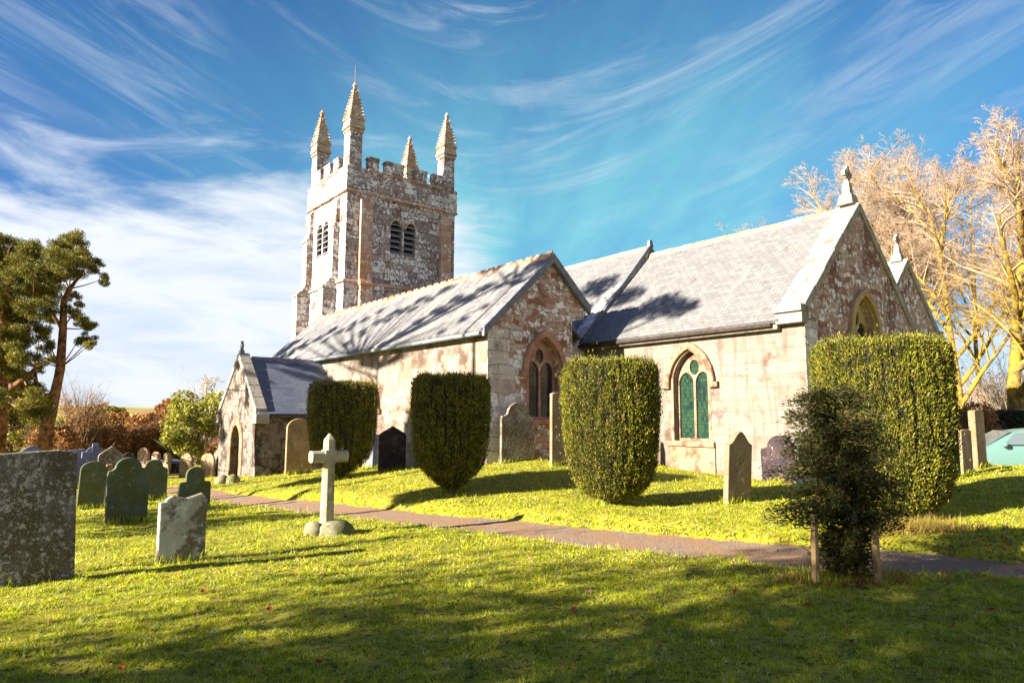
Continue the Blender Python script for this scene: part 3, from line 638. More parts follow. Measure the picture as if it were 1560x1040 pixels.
mb = MB(); mb.box((-8.0, -0.20, 4.0), (-0.62, -0.003, 4.14)); mb.build('eaves_course', M['ashlar'], chancel, bevel=0.03)

# --- nave behind the chancel
mb = MB()
epl(mb, [[(-1.75, -0.8), (8.2, -0.8), (8.2, 3.2), (3.3, 8.02), (-1.4, 3.2), (-1.75, 3.1)]], 0.5, -7.80, 0)
nave = mb.build('nave', M['blocks'], church)
roof(nave, -26.4, -7.72, -0.12, 4.24, 3.3, 7.96, M['slate']); roof(nave, -26.4, -7.72, 6.8, 4.16, 3.3, 7.96, M['slate'])
ridge_tiles(nave, -26.3, -7.75, 3.3, 8.08, M['ridge'], 0.14)
mb = MB()
for s, va in ((1, -0.2), (-1, 6.8)):
    mb.prism([(-7.70, va, 4.16+0.02), (-7.70, 3.3, 7.96+0.02), (-7.70, 3.3, 8.20), (-7.70, va, 4.40)], (0.10, 0, 0))
mb.box((-7.72, 3.2, 8.1), (-7.55, 3.4, 8.36), taper=0.03); mb.build('verge', M['verge'], nave)

# --- north aisle
mb = MB()
nw = (9.0, 0.6, 2.2, 3.6, 0.95)
epl(mb, [[(6.62, -0.8), (11.4, -0.8), (11.4, 4.8), (9.0, 7.1), (6.62, 4.8)], arch_loop(nw[1], nw[2], nw[3], nw[4], nw[0])], 0.5, -1.0, 0)
mb.box((-24, 10.9, -0.8), (-1.52, 11.4, 4.75))
na = mb.build('north_aisle', M['rubble'], church)
window(na, 'E', nw[0], -1.0, nw[1], nw[2], nw[3], nw[4], M['redstone'], M['glass_dark'], ledge=False)
roof(na, -24, -1.55, 6.5, 4.62, 9.0, 7.02, M['slate']); roof(na, -24, -1.55, 11.6, 4.52, 9.0, 7.02, M['slate'])
ridge_tiles(na, -23.9, -1.6, 9.0, 7.14, M['ridge'], 0.14)
coping(na, -1.6, -0.96, 6.6, 4.82, 9.0, 7.12, M['coping'], n=5)
gable_cross(na, -1.28, 9.0, 7.34, M['coping'], 0.8)

# --- south aisle
ws = [(-9.9, 0.62, 0.8, 2.05, 0.92), (-13.75, 0.62, 0.8, 2.05, 0.92)]
wa = (-2.83, 0.60, 1.70, 3.12, 0.98)
VA = -4.95; UA = -6.64
mb = MB()
spl(mb, [[(-24.5, -1.2), (UA, -1.2), (UA, 4.24), (-24.5, 4.24)]]+[arch_loop(q[1], q[2], q[3], q[4], q[0]) for q in ws], 0.6, 0, VA, mi=0)
epl(mb, [[(VA+0.602, -0.8), (-1.67, -0.8), (-1.67, 4.74), (-1.15, 4.86), (-1.15, 5.18), (-2.57, 6.55), (VA+0.602, 4.80)], arch_loop(wa[1], wa[2], wa[3], wa[4], wa[0])], 0.55, UA-0.004, 0, mi=1)
epl(mb, [[(VA+0.003, 4.242), (VA+0.6015, 4.242), (VA+0.6015, 4.80), (VA+0.003, 4.26)]], 0.5, UA-0.004, 0, mi=1)
for i, (z0, z1) in enumerate(((.3, .85), (.86, 1.3), (1.31, 1.95), (1.96, 2.35), (2.36, 2.95), (2.96, 3.4), (3.41, 3.95), (3.96, 4.24))):
    L = (1.0, 1.5, 0.8, 1.25)[i % 4]
    mb.box((UA-0.25, VA+0.004, z0), (UA+0.004+0.006*(i % 3), VA+L, z1), mi=2)
aisle = mb.build('south_aisle', [M['granite_wall'], M['rubble'], M['blocks']], church)
for q in ws: window(aisle, 'S', q[0], VA, q[1], q[2], q[3], q[4], M['tanstone'], M['glass_dark'])
window(aisle, 'E', wa[0], UA-0.004, wa[1], wa[2], wa[3], wa[4], M['redstone'], M['glass_dark'])
roof(aisle, -24.6, UA+0.10, VA-0.22, 4.10, -2.57, 6.56, M['slate_mossy'])
roof(aisle, -24.6, -7.75, -0.10, 4.22, -2.57, 6.56, M['slate_mossy']); roof(aisle, -7.75, UA+0.10, -1.06, 5.12, -2.57, 6.56, M['slate_mossy'])
ridge_tiles(aisle, -24.4, UA+0.12, -2.57, 6.68, M['redtile'], 0.14, crest=True, step=0.5)
mb = MB()
mb.prism([(UA+0.05, VA-0.24, 3.98), (UA+0.05, -2.57, 6.44), (UA+0.05, -2.57, 6.72), (UA+0.05, VA-0.24, 4.24)], (0.13, 0, 0))
mb.prism([(UA+0.05, -1.02, 4.98), (UA+0.05, -2.57, 6.44), (UA+0.05, -2.57, 6.72), (UA+0.05, -1.02, 5.26)], (0.13, 0, 0))
mb.build('verge', M['verge'], aisle)
gutter(aisle, -24.4, UA+0.05, VA-0.28, 4.06, M['lead'], 0.065)
# west return of the aisle
mb = MB(); mb.box((-24.5, VA+0.61, -1.0), (-24.0, 0, 4.2)); mb.build('west_wall', M['granite_wall'], aisle)

# --- porch
UP, VP, PW = -18.1, -8.2, 2.12
mb = MB()
dr = (UP+0.05, 0.56, -0.9, 0.75, 0.72)
spl(mb, [[(UP-PW, -1.2), (UP+PW, -1.2), (UP+PW, 2.05), (UP, 4.0), (UP-PW, 2.05)], arch_loop(dr[1], dr[2], dr[3], dr[4], dr[0])], 0.55, 0, VP, mi=0)
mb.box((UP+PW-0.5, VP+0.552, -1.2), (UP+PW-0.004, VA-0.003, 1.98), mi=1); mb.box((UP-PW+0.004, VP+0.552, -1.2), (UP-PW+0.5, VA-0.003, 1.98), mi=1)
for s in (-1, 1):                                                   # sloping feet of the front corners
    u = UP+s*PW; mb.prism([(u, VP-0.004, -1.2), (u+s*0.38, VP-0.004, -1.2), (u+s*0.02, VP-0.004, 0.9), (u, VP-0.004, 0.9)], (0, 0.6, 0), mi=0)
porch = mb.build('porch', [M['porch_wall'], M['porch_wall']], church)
mb = MB(); o1 = arch(dr[1]+0.26, dr[3], dr[4]+0.24, dr[0]); i1 = arch(dr[1]+0.0, dr[3], dr[4], dr[0])[::-1]
spl(mb, [[(dr[0]-dr[1]-0.24, -1.0)]+o1+[(dr[0]+dr[1]+0.24, -1.0), (dr[0]+dr[1], -1.0)]+i1+[(dr[0]-dr[1], -1.0)]], 0.3, 0, VP-0.05, bevel=0.03); mb.build('door_surround', M['tanstone'], porch)
mb = MB(); mb.box((UP-PW+0.51, VA-0.3, -1.0), (UP+PW-0.51, VA-0.25, 2.0)); mb.build('inner_door', M['door'], porch)
for s in (-1, 1):
    mb = MB(); n = np.array([s*1.95, 0, PW+0.2]); n /= np.linalg.norm(n)
    mb.prism([(UP+s*(PW+0.2), VP+0.02, 1.78), (UP+s*(PW+0.2), VA-0.002, 1.78), (UP, VA-0.002, 3.86), (UP, VP+0.02, 3.86)][::s], n*0.1); mb.build('roof', M['slate_blue'], porch)
    mb = MB()
    for i in range(5):
        t0, t1 = i/5+0.004, (i+1)/5-0.004; a0 = UP+s*(PW+0.18)*(1-t0); a1 = UP+s*(PW+0.18)*(1-t1); z0 = 1.86+t0*2.16; z1 = 1.86+t1*2.16
        mb.prism([(a0, VP-0.06, z0-0.08), (a1, VP-0.06, z1-0.08), (a1, VP-0.06, z1+0.16), (a0, VP-0.06, z0+0.16)], (0, 0.42, 0))
    mb.box((min(UP+s*(PW+0.3), UP+s*(PW-0.1)), VP-0.08, 1.5), (max(UP+s*(PW+0.3), UP+s*(PW-0.1)), VP+0.4, 1.84)); mb.build('coping', M['coping'], porch, bevel=0.02)
mb = MB(); y = VP+0.45
while y < VA-0.1:
    mb.prism([(UP-0.12, y, 3.86), (UP, y, 4.06), (UP+0.12, y, 3.86)], (0, min(0.44, VA-0.02-y), 0)); y += 0.45
mb.build('ridge_tiles', M['verge'], porch)
mb = MB(); mb.box((UP-0.10, VP-0.03, 4.1), (UP+0.10, VP+0.17, 4.28), taper=0.03); mb.box((UP-0.05, VP+0.02, 4.28), (UP+0.05, VP+0.12, 4.52)); mb.box((UP-0.12, VP+0.03, 4.40), (UP+0.12, VP+0.11, 4.49)); mb.box((UP-0.045, VP+0.03, 4.52), (UP+0.045, VP+0.11, 4.62)); mb.build('gable_cross', M['verge'], porch)
gutter(porch, 0, 0, 0, 0, M['iron']) if False else None
mb = MB(); mb.tube([(UP+PW+0.26, VP+0.4, 1.74), (UP+PW+0.26, VA-0.02, 1.74)], 0.05, 7); mb.build('gutter', M['iron'], porch)

# --- tower
U1, U0, V0, V1 = -26.5, -32.0, -0.20, 7.10
mb = MB()
mb.box((U0-0.12, V0-0.12, -1.0), (U1+0.12, V1+0.12, 9.30), taper=0.04)
tw = (3.45, 11.35, 12.95, 0.42)
def lights(c, sub=0.40): return [arch_loop(sub, tw[1], tw[2], tw[3], c-0.45, 5), arch_loop(sub, tw[1], tw[2], tw[3], c+0.45, 5)]
epl(mb, [[(V0, 9.30), (V1, 9.30), (V1, 14.55), (V0, 14.55)]]+lights(3.45), 0.5, U1)
spl(mb, [[(U0, 9.30), (U1-0.502, 9.30), (U1-0.502, 14.55), (U0, 14.55)]]+lights(-29.75, 0.38), 0.5, 0, V0)
mb.box((U0, V0+0.502, 9.30), (U0+0.5, V1, 14.55)); mb.box((U0+0.502, V1-0.5, 9.30), (U1-0.502, V1, 14.55))
mb.box((U0+0.503, V0+0.503, 14.1), (U1-0.503, V1-0.503, 14.5))
tower = mb.build('tower', M['tower'], church)
for z, e in ((9.30, 0.20), (14.55, 0.17)):
    mb = MB(); mb.box((U0-e, V0-e, z-0.02), (U1+e, V1+e, z+0.16), taper=0.07)
    mb.build('string_course', M['brown_side'], tower, bevel=0.03)
# belfry louvres
for face in ('E', 'S'):
    mb = MB()
    for sx in (-1, 1):
        for i in range(6):
            z = tw[1]+0.10+i*0.34
            if face == 'E': mb.prism([(U1-0.42, 3.45+sx*0.45-0.395, z+0.20), (U1-0.06, 3.45+sx*0.45-0.395, z-0.06), (U1-0.06, 3.45+sx*0.45-0.395, z), (U1-0.42, 3.45+sx*0.45-0.395, z+0.26)], (0, 0.79, 0))
            else: mb.prism([(-29.75+sx*0.45-0.375, V0+0.30, z+0.16), (-29.75+sx*0.45-0.375, V0-0.03, z-0.06), (-29.75+sx*0.45-0.375, V0-0.03, z), (-29.75+sx*0.45-0.375, V0+0.30, z+0.22)], (0.75, 0, 0))
    mb.build('louvres', M['louvre'], tower)
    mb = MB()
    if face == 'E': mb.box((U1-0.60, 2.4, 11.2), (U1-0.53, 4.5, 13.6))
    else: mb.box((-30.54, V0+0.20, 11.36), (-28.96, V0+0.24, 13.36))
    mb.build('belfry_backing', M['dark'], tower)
mb = MB()
for s in (-1, 1):
    o1 = arch(0.50, tw[2], 0.56, 3.45+s*0.45, 6) if s < 0 else arch(0.395, tw[2], 0.56, 3.45+s*0.45+.053, 6); i1 = arch(0.41, tw[2], 0.44, 3.45+s*0.45, 6) if s < 0 else arch(0.34, tw[2], 0.44, 3.45+s*0.45+.053, 6)[::-1]
    epl(mb, [o1+i1], 0.08, U1+0.05)
mb.build('hood_mould', M['brown_side'], tower)
# buttresses: set back from the corners, in stages
def buttress(axis_, c, wd, p0, sgn, stages, zb=-1.0):
    mb = MB(); z = zb
    for zt, pr, sl in stages:
        lo, hi = (p0, p0+sgn*pr) if sgn > 0 else (p0+sgn*pr, p0)
        if axis_ == 'S':
            mb.prism([(c-wd/2, p0, z), (c-wd/2, p0-pr, z), (c-wd/2, p0-pr, zt-sl), (c-wd/2, p0, zt)], (wd, 0, 0))
        else:
            mb.prism([(p0, c-wd/2, z), (p0+pr, c-wd/2, z), (p0+pr, c-wd/2, zt-sl), (p0, c-wd/2, zt)], (0, wd, 0))
        z = zt-sl if False else zt-sl-0.001
    return mb
def buttress(axis_, c, wd, p0, stages):
    mb = MB(); z = -1.0
    for k, (zt, pr, sl) in enumerate(stages):
        q = (lambda d, zz: (c-wd/2, p0-d, zz)) if axis_ == 'S' else (lambda d, zz: (p0+d, c-wd/2, zz))
        nxt = stages[k+1][1] if k+1 < len(stages) else 0.0
        prof = [q(-0.05, z), q(pr, z), q(pr, zt-sl), q(nxt, zt), q(-0.05, zt)]
        mb.prism(prof if axis_ != 'S' else prof[::-1], (wd, 0, 0) if axis_ == 'S' else (0, wd, 0)); z = zt
        if k < len(stages)-1:
            lo = q(nxt-0.05, zt-0.16); 
            if axis_ == 'S': mb.box((c-wd/2-0.05, p0-pr-0.06, zt-sl-0.14), (c+wd/2+0.05, p0-0.02, zt-sl+0.02), mi=0)
            else: mb.box((p0+0.02, c-wd/2-0.05, zt-sl-0.14), (p0+pr+0.06, c+wd/2+0.05, zt-sl+0.02), mi=0)
    return mb
st = [(9.7, 0.85, 0.55), (13.0, 0.36, 0.4), (14.5, 0.22, 0.3)]
for c in (-27.75, -31.55): buttress('S', c, 0.70, V0, st).build('buttress', M['tower'], tower, bevel=0.02)
for c in (0.95, 6.35): buttress('E', c, 0.75, U1, [(9.6, 0.42, 0.3), (14.4, 0.26, 0.3)]).build('buttress', M['brown_side'], tower, bevel=0.02)
# parapet with battlements
mb = MB(); zb = 14.70
P0, P1, Q0, Q1 = U0-0.10, U1+0.10, V0-0.10, V1+0.10
mb.box((P0, Q0, zb), (P1, Q0+0.45, 16.05)); mb.box((P0, Q1-0.45, zb), (P1, Q1, 16.05)); mb.box((P1-0.45, Q0+0.452, zb), (P1, Q1-0.452, 16.05)); mb.box((P0, Q0+0.452, zb), (P0+0.45, Q1-0.452, 16.05))
def merlons(lo, hi, fn, n):
    step = (hi-lo)/(n-0.0)
    for i in range(n):
        a = lo+step*i+(0.0 if i else -0.02); b = a+step*(0.62 if i < n-1 else 0.62)
        fn(a, b)
def merE(a, b): mb.box((P1-0.447, a, 16.052), (P1-0.003, b, 16.70)); mb.box((P1-0.50, a-0.05, 16.702), (P1+0.05, b+0.05, 16.84), taper=0.03)
def merW(a, b): mb.box((P0+0.003, a, 16.052), (P0+0.447, b, 16.70)); mb.box((P0-0.05, a-0.05, 16.702), (P0+0.50, b+0.05, 16.84), taper=0.03)
def merS(a, b): mb.box((a, Q0+0.003, 16.052), (b, Q0+0.447, 16.70)); mb.box((a-0.05, Q0-0.05, 16.702), (b+0.05, Q0+0.50, 16.84), taper=0.03)
def merN(a, b): mb.box((a, Q1-0.447, 16.052), (b, Q1-0.003, 16.70)); mb.box((a-0.05, Q1-0.50, 16.702), (b+0.05, Q1+0.05, 16.84), taper=0.03)
for a, b in ((1.05, 1.70), (2.15, 3.35), (4.15, 4.95), (5.40, 6.05)): merE(a, b); merW(a, b)
for a, b in ((-30.85, -30.2), (-29.7, -28.8), (-28.3, -27.65)): merS(a, b); merN(a, b)
parapet = mb.build('parapet', M['tower'], tower, bevel=0.02)
mb = MB()
for a, b in ((1.0, 1.75), (1.75, 2.1), (2.1, 3.4), (3.4, 4.1), (4.1, 5.0), (5.0, 5.35), (5.35, 6.1)):
    mb.box((P1-0.48, a+0.003, 15.93), (P1+0.05, b-0.003, 16.05+0.004))
mb.build('parapet_coping', M['brown_side'], tower, bevel=0.01); mb = MB()
for a, b in ((-30.9, -30.15), (-30.15, -29.75), (-29.75, -28.75), (-28.75, -28.35), (-28.35, -27.6)):
    mb.box((a+0.003, Q0-0.05, 15.93), (b-0.003, Q0+0.48, 16.05+0.004))
mb.build('parapet_coping', M['brown_side'], tower, bevel=0.01)
def pinnacle(u, v):
    mb = MB(); h = 0.40
    mb.box((u-h, v-h, 14.72), (u+h, v+h, 18.35), taper=0.02)
    k0 = len(mb.f)
    for (r, z0, z1) in ((0.45, 18.15, 18.32), (0.50, 18.35, 18.55), (0.46, 18.56, 18.86), (0.50, 18.87, 18.98)): mb.box((u-r, v-r, z0), (u+r, v+r, z1), taper=0.03)
    mb.add([(u-.41, v-.41, 18.98), (u+.41, v-.41, 18.98), (u+.41, v+.41, 18.98), (u-.41, v+.41, 18.98), (u-.07, v-.07, 20.98), (u+.07, v-.07, 20.98), (u+.07, v+.07, 20.98), (u-.07, v+.07, 20.98)], [(0, 1, 5, 4), (1, 2, 6, 5), (2, 3, 7, 6), (3, 0, 4, 7), (4, 5, 6, 7)])
    for i in range(10):
        t = (i+0.3)/10.5; z = 18.98+2.0*t; r = 0.41-0.34*t
        for sx in (-1, 1):
            for sy in (-1, 1):
                q = 0.085-0.035*t
                mb.lathe([(0.02, -q), (q, -q*0.3), (q*0.9, q*0.5), (0.02, q)], 5, (u+sx*(r+0.03), v+sy*(r+0.03), z), wob=0.15)
        if i % 2 == 0:
            for sx, sy in ((1, 0), (-1, 0), (0, 1), (0, -1)):
                q = 0.07-0.03*t; mb.lathe([(0.02, -q), (q, 0), (0.02, q)], 5, (u+sx*(r+0.02), v+sy*(r+0.02), z+0.08))
    mb.lathe([(0.05, 0), (0.10, 0.04), (0.17, 0.12), (0.10, 0.2), (0.05, 0.24), (0.07, 0.3), (0.02, 0.36)], 8, (u, v, 20.95)); mb.m = [0]*k0+[1]*(len(mb.f)-k0); mb.build('pinnacle', [M['tower'], M['pinnacle']], tower)
for u, v in ((-26.9, 0.25), (-26.9, 6.65), (-31.6, 0.25), (-31.6, 6.65)): pinnacle(u, v)
mb = MB(); mb.tube([(-26.9, 0.25, 21.2), (-26.9, 0.25, 22.3)], 0.025, 5); mb.build('lightning_rod', M['iron'], tower)

# ------------------------------------------------------------------ gravestones (all face east, like the gables)
def outline(kind, w, h):
    a = w/2
    if kind == 'flat': return [(-a, -.35), (a, -.35), (a, h-.03), (a*.7, h), (-a*.75, h-.01), (-a, h-.04)]
    if kind == 'arch': return [(-a, -.35), (a, -.35)]+[(a*math.cos(t), h-a*.75+a*.75*math.sin(t)) for t in np.linspace(0, math.pi, 15)]
    if kind == 'point': return [(-a, -.35), (a, -.35)]+arch(a, h-a*1.1, a*1.1, 0, 6)[::-1]
    if kind == 'peak': return [(-a, -.35), (a, -.35), (a, h*.80), (a*.92, h*.84), (0, h), (-a*.92, h*.84), (-a, h*.80)]
    if kind == 'shoulder':
        s = a*.62; hs = h-s*.95
        return [(-a, -.35), (a, -.35), (a, hs-.10), (a*.95, hs-.04), (a*.80, hs-.03), (s, hs+.02)]+[(s*math.cos(t), hs+.02+(h-hs-.02)*math.sin(t)) for t in np.linspace(0.1, math.pi-.1, 13)]+[(-s, hs+.02), (-a*.80, hs-.03), (-a*.95, hs-.04), (-a, hs-.10)]
    if kind == 'step':
        s = a*.56; hs = h-s*1.0
        return [(-a, -.35), (a, -.35), (a, h*.60), (a*.96, h*.64), (s, h*.66)]+[(s*math.cos(t), hs+s*math.sin(t)) for t in np.linspace(0, math.pi, 13)]+[(-s, h*.66), (-a*.96, h*.64), (-a, h*.60)]
    if kind == 'broken': return [(-a, -.35), (a, -.35), (a, h*.93), (a*.80, h), (a*.45, h*.965), (a*.1, h*.94), (-a*.15, h*.96), (-a*.5, h*.99), (-a*.72, h*.955), (-a*.78, h*.91), (-a, h*.90)]
    if kind == 'ogee':
        return [(-a, -.35), (a, -.35), (a, h*.82)]+[(a*(1-t)+0.0, h*.82+h*.18*(t*t*(3-2*t))) for t in np.linspace(0.1, 1, 8)]+[(-a*t, h*.82+h*.18*((1-t)**2*(3-2*(1-t)))) for t in np.linspace(0.1, 1, 8)]
STONES = {}
def headstone(kind, xl, xr, ytop, ybase, mat, label, group=None, th=0.10, z=None, lean=0.0, tilt=0.0, name='headstone', W=None, turn=0.0):
    """placed where its foot meets the ground at the photo pixel; width runs north-south"""
    xm = (xl+xr)/2; p = gp(xm, ybase, 0.0)
    for _ in range(8): p = gp(xm, ybase, g1(p[0], p[1]) if z is None else z)
    def solve(x):                                                   # along EV from p to the sight line of pixel column x
        r = ray(x, ybase); A = np.array([[EV[0], -r[0]], [EV[1], -r[1]]]); s = np.linalg.solve(A, -p[:2]); return s[0]
    wd = W or abs(solve(xr)-solve(xl))-th*0.35
    h = (ybase-ytop)/F*(p@fwd)*0.995
    pts = outline(kind, wd, h)
    mb = MB(); b = min(0.016, th*0.2); mb.plate([pts], th, (th/2, 0, 0), VX, bevel=b, bres=2)
    o = mb.build(name, M[mat], smooth=False)
    o.location = (p[0], p[1], g1(p[0], p[1])-0.01); headstone.last = p; o.rotation_euler = (lean, tilt, TH+R(turn))
    tag(o, label, 'headstone', group); return o
G1 = 'headstones on the left lawn'; G2 = 'headstones at the foot of the church walls'; G3 = 'headstones far off by the hedge'; G4 = 'headstones on the right hand bank'
headstone('flat', -62, 117, 695, 890, 'st_grey', 'broad speckled grey headstone with a flat top, cut by the left edge of the photo', G1, 0.16, lean=0.045)
headstone('broken', 238, 311, 757, 858, 'st_pale', 'small pale lichened headstone with a worn uneven top, nearest the stone cross', G1, 0.10, tilt=-0.03)
headstone('shoulder', 160, 224, 699, 797, 'st_green', 'green mossed headstone with round head and two shoulders, behind the small pale stone', G1, 0.09, lean=0.02)
headstone('step', 270, 319, 712, 776, 'st_green', 'small dark green headstone with a narrow round head and square shoulders, beside the path', G1, 0.10)
headstone('arch', 116, 157, 704, 775, 'st_green', 'mossy olive headstone with a round top just right of the broad speckled one', G1, 0.09, lean=-0.03)
headstone('shoulder', 210, 253, 701, 762, 'st_green', 'dark green round shouldered headstone half behind the taller green one', G1, 0.09)
headstone('ogee', 20, 70, 670, 730, 'st_blue', 'blue grey headstone with a curved top peeping over the broad speckled one', G3, 0.12, z=-.45)
headstone('peak', 146, 186, 670, 742, 'st_grey', 'large dark brown headstone with a low pointed top behind the grey cross', G3, 0.12, z=-.45)
headstone('flat', 98, 130, 677, 735, 'st_blue', 'low dull purple headstone left of the grey cross', G3, 0.1, z=-.45)
headstone('point', 205, 229, 674, 722, 'st_red', 'white and orange lichened headstone with a pointed arch top', G3, 0.1, turn=-58, z=-.5)
headstone('arch', 228, 245, 681, 720, 'st_red', 'small red brown headstone close against the lichened pointed one', G3, 0.09, turn=-58, z=-.5)
headstone('arch', 186, 203, 680, 725, 'st_slate', 'narrow dark headstone with light patches left of the lichened pointed one', G3, 0.09, z=-.45)
headstone('point', 270, 297, 684, 720, 'st_tan', 'tan pointed headstone lit on its left edge, near the dark chest tomb', G3, 0.1, turn=-58, z=-.5)
headstone('arch', 303, 329, 686, 721, 'st_tan', 'brown round headed stone between two others at the left of the porch', G3, 0.1, turn=-58, z=-.5)
headstone('point', 324, 338, 680, 716, 'st_red', 'reddish headstone closest to the porch corner', G3, 0.09, turn=-58, z=-.5)
headstone('flat', 157, 167, 708, 772, 'st_tan', 'very narrow tan stone post beside the mossy olive headstone', G3, 0.09)
headstone('arch', 62, 92, 684, 740, 'st_grey', 'brown round topped headstone just above the broad speckled one', G3, 0.1, z=-.45)
headstone('point', 246, 262, 684, 716, 'st_tan', 'small tan pointed headstone behind the chest tomb', G3, 0.09, turn=-58, z=-.55)
for q_, lb in ((338, 'mossy boulder left of the porch door'), (354, 'mossy boulder at the right foot of the porch door')):
    q = gp(q_, 741, -.5); mb = MB(); mb.lathe([(.12, -.12), (.23, .02), (.21, .14), (.12, .24), (.02, .28)], 12, wob=.14); o = mb.build('boulder', M['rock'], smooth=True); o.location = (q[0], q[1], g1(q[0], q[1])); tag(o, lb, 'boulder', 'boulders at the porch door')
headstone('arch', 434, 474, 638, 722, 'tower_st' if False else 'st_tan', 'tall arched headstone standing against the porch side wall', G2, 0.12)
headstone('arch', 393, 430, 652, 722, 'st_tan', 'arched headstone at the corner of the porch, left of the taller arched one', G2, 0.12)
headstone('peak', 577, 617, 650, 716, 'st_slate', 'dark headstone with a sloping top against the white aisle wall between two yews', G2, 0.10)
headstone('flat', 566, 579, 662, 714, 'st_blue', 'bluish stone slab edge leaning by the dark aisle headstone', G2, 0.10)
headstone('shoulder', 763, 813, 614, 703, 'st_pale' if False else 'st_grey', 'grey lichened headstone with shoulders against the aisle gable', G2, 0.09)
headstone('flat', 839, 870, 611, 722, 'st_tan', 'tall thin brown headstone leaning beside the sunlit yew', G2, 0.10, lean=0.02, tilt=0.03)
headstone('ogee', 1105, 1141, 659, 766, 'st_tan', 'slim headstone with a curved pointed top on the sunny grass before the chancel', G2, 0.11, tilt=0.05, lean=-0.02)
headstone('shoulder', 1216, 1245, 663, 742, 'st_pale', 'pale shouldered headstone by the chancel corner, half hidden by the dark sapling', G2, 0.10)
headstone('flat', 1485, 1500, 626, 713, 'st_tan', 'tallest thin headstone on the bank, closest to the parked cars', G4, 0.16, z=.5, W=.62)
headstone('flat', 1463, 1478, 655, 721, 'st_tan', 'middle thin headstone on the bank, square topped', G4, 0.16, z=.46, W=.62)
headstone('flat', 1443, 1459, 640, 729, 'st_green', 'grey green headstone on the bank half behind the big yew', G4, 0.14, z=.42, W=.62)
# slate tablet leaning flat on the chancel wall: faces south
mb = MB(); mb.plate([outline('shoulder', 1.02, 1.18)], 0.09, (0, 0, 0), UX, bevel=0.012)
pz = wor(-0.74, -0.10, 0); o = mb.build('headstone', M['st_slate']); o.location = (pz[0], pz[1], g1(pz[0], pz[1])-0.03); o.rotation_euler = (0.05, 0, TH)
tag(o, 'wide dark purple slate headstone with white lichen, flat against the chancel wall', 'headstone', G2)

def stone_cross(loc, rz, s, mats, label, rock=True):
    r = empty('stone_cross', loc, rz); tag(r, label, 'stone cross')
    mb = MB(); c = 0.085*s                                           # chamfered shaft, arms run along y
    def octp(h, k=0.55): return [(h, -h*k), (h, h*k), (h*k, h), (-h*k, h), (-h, h*k), (-h, -h*k), (-h*k, -h), (h*k, -h)]
    def oct_col(z0, z1, h0, h1):
        a = octp(h0); b = octp(h1); n = 8
        mb.add([(x, y, z0) for x, y in a]+[(x, y, z1) for x, y in b], [(i, (i+1) % n, n+(i+1) % n, n+i) for i in range(n)]+[tuple(range(n))[::-1], tuple(range(n, 2*n))])
    oct_col(-0.1, 1.06*s, c*1.12, c*0.95); oct_col(1.24*s, 1.40*s, c*0.95, c*0.9); oct_col(1.40*s, 1.50*s, c*0.9, 0.012)
    mb.box((-c*1.02, -c*1.05, 1.05*s), (c*1.02, c*1.05, 1.25*s))
    sh = mb.build('shaft', mats[0], r, bevel=0.006)
    for sg in (-1, 1):
        mb = MB(); a = octp(0.085*s, 0.6)
        y0, y1 = sg*c*1.03, sg*0.29*s
        mb.add([(x, y0, 1.15*s+z) for x, z in a]+[(x*1.03, y1, 1.15*s+z*1.03) for x, z in a], [(i, (i+1) % 8, 8+(i+1) % 8, 8+i)[::sg] for i in range(8)]+[tuple(range(8))[::sg], tuple(range(8, 16))[::sg]])
        mb.build('arm', mats[0], r, bevel=0.006)
    if rock:
        mb = MB(); mb.lathe([(0.27, -0.15), (0.30, 0.02), (0.26, 0.12), (0.14, 0.19), (0.02, 0.2)], 14, (0.05, 0.10, 0), wob=0.10)
        mb.lathe([(0.13, -0.1), (0.17, 0.05), (0.13, 0.15), (0.03, 0.19)], 10, (-0.02, -0.19, 0), wob=0.08); mb.build('rock_base', mats[1], r, smooth=True)
    return r
p = gp(497, 812, 0); p = gp(497, 812, g1(p[0], p[1]))
stone_cross((p[0], p[1], g1(p[0], p[1])), TH, 0.985, (M['st_cream'], M['rock']), 'sunlit cream stone cross with a pointed head on a rough mossy base beside the path')
# grey celtic cross among the far stones
p = gp(141, 742, -.5); r = empty('celtic_cross', (p[0], p[1], g1(p[0], p[1])), TH); tag(r, 'small grey lichened wheel cross in front of the dark pointed headstone', 'stone cross')
mb = MB(); hh = (742-668)/F*p[1]
mb.box((-.07, -.12, -.1), (.07, .12, hh-.62), taper=.01); mb.box((-.06, -.09, hh-.62), (.06, .09, hh)); mb.box((-.058, -.36, hh-.45), (.058, .36, hh-.26)); mb.build('shaft', M['st_blue'], r, bevel=.01)
mb = MB(); epl(mb, [[(.27*math.cos(t), hh-.355+.27*math.sin(t)) for t in np.linspace(0, 6.283, 21)[:-1]], [(.19*math.cos(t), hh-.355+.19*math.sin(t)) for t in np.linspace(0, 6.283, 21)[:-1]]], .08, .04, 0); mb.build('ring', M['st_blue'], r)
# chest tomb
p = gp(260, 714, -.55); r = empty('chest_tomb', (p[0], p[1], g1(p[0], p[1])), TH); tag(r, 'low dark chest tomb with a flat slab, beyond the green headstones', 'tomb')
mb = MB(); mb.box((-.75, -.30, -.2), (.75, .30, .42)); mb.build('chest', M['st_slate'], r); mb = MB(); mb.box((-.85, -.38, .424), (.85, .38, .52)); mb.build('slab', M['st_blue'], r, bevel=.015)

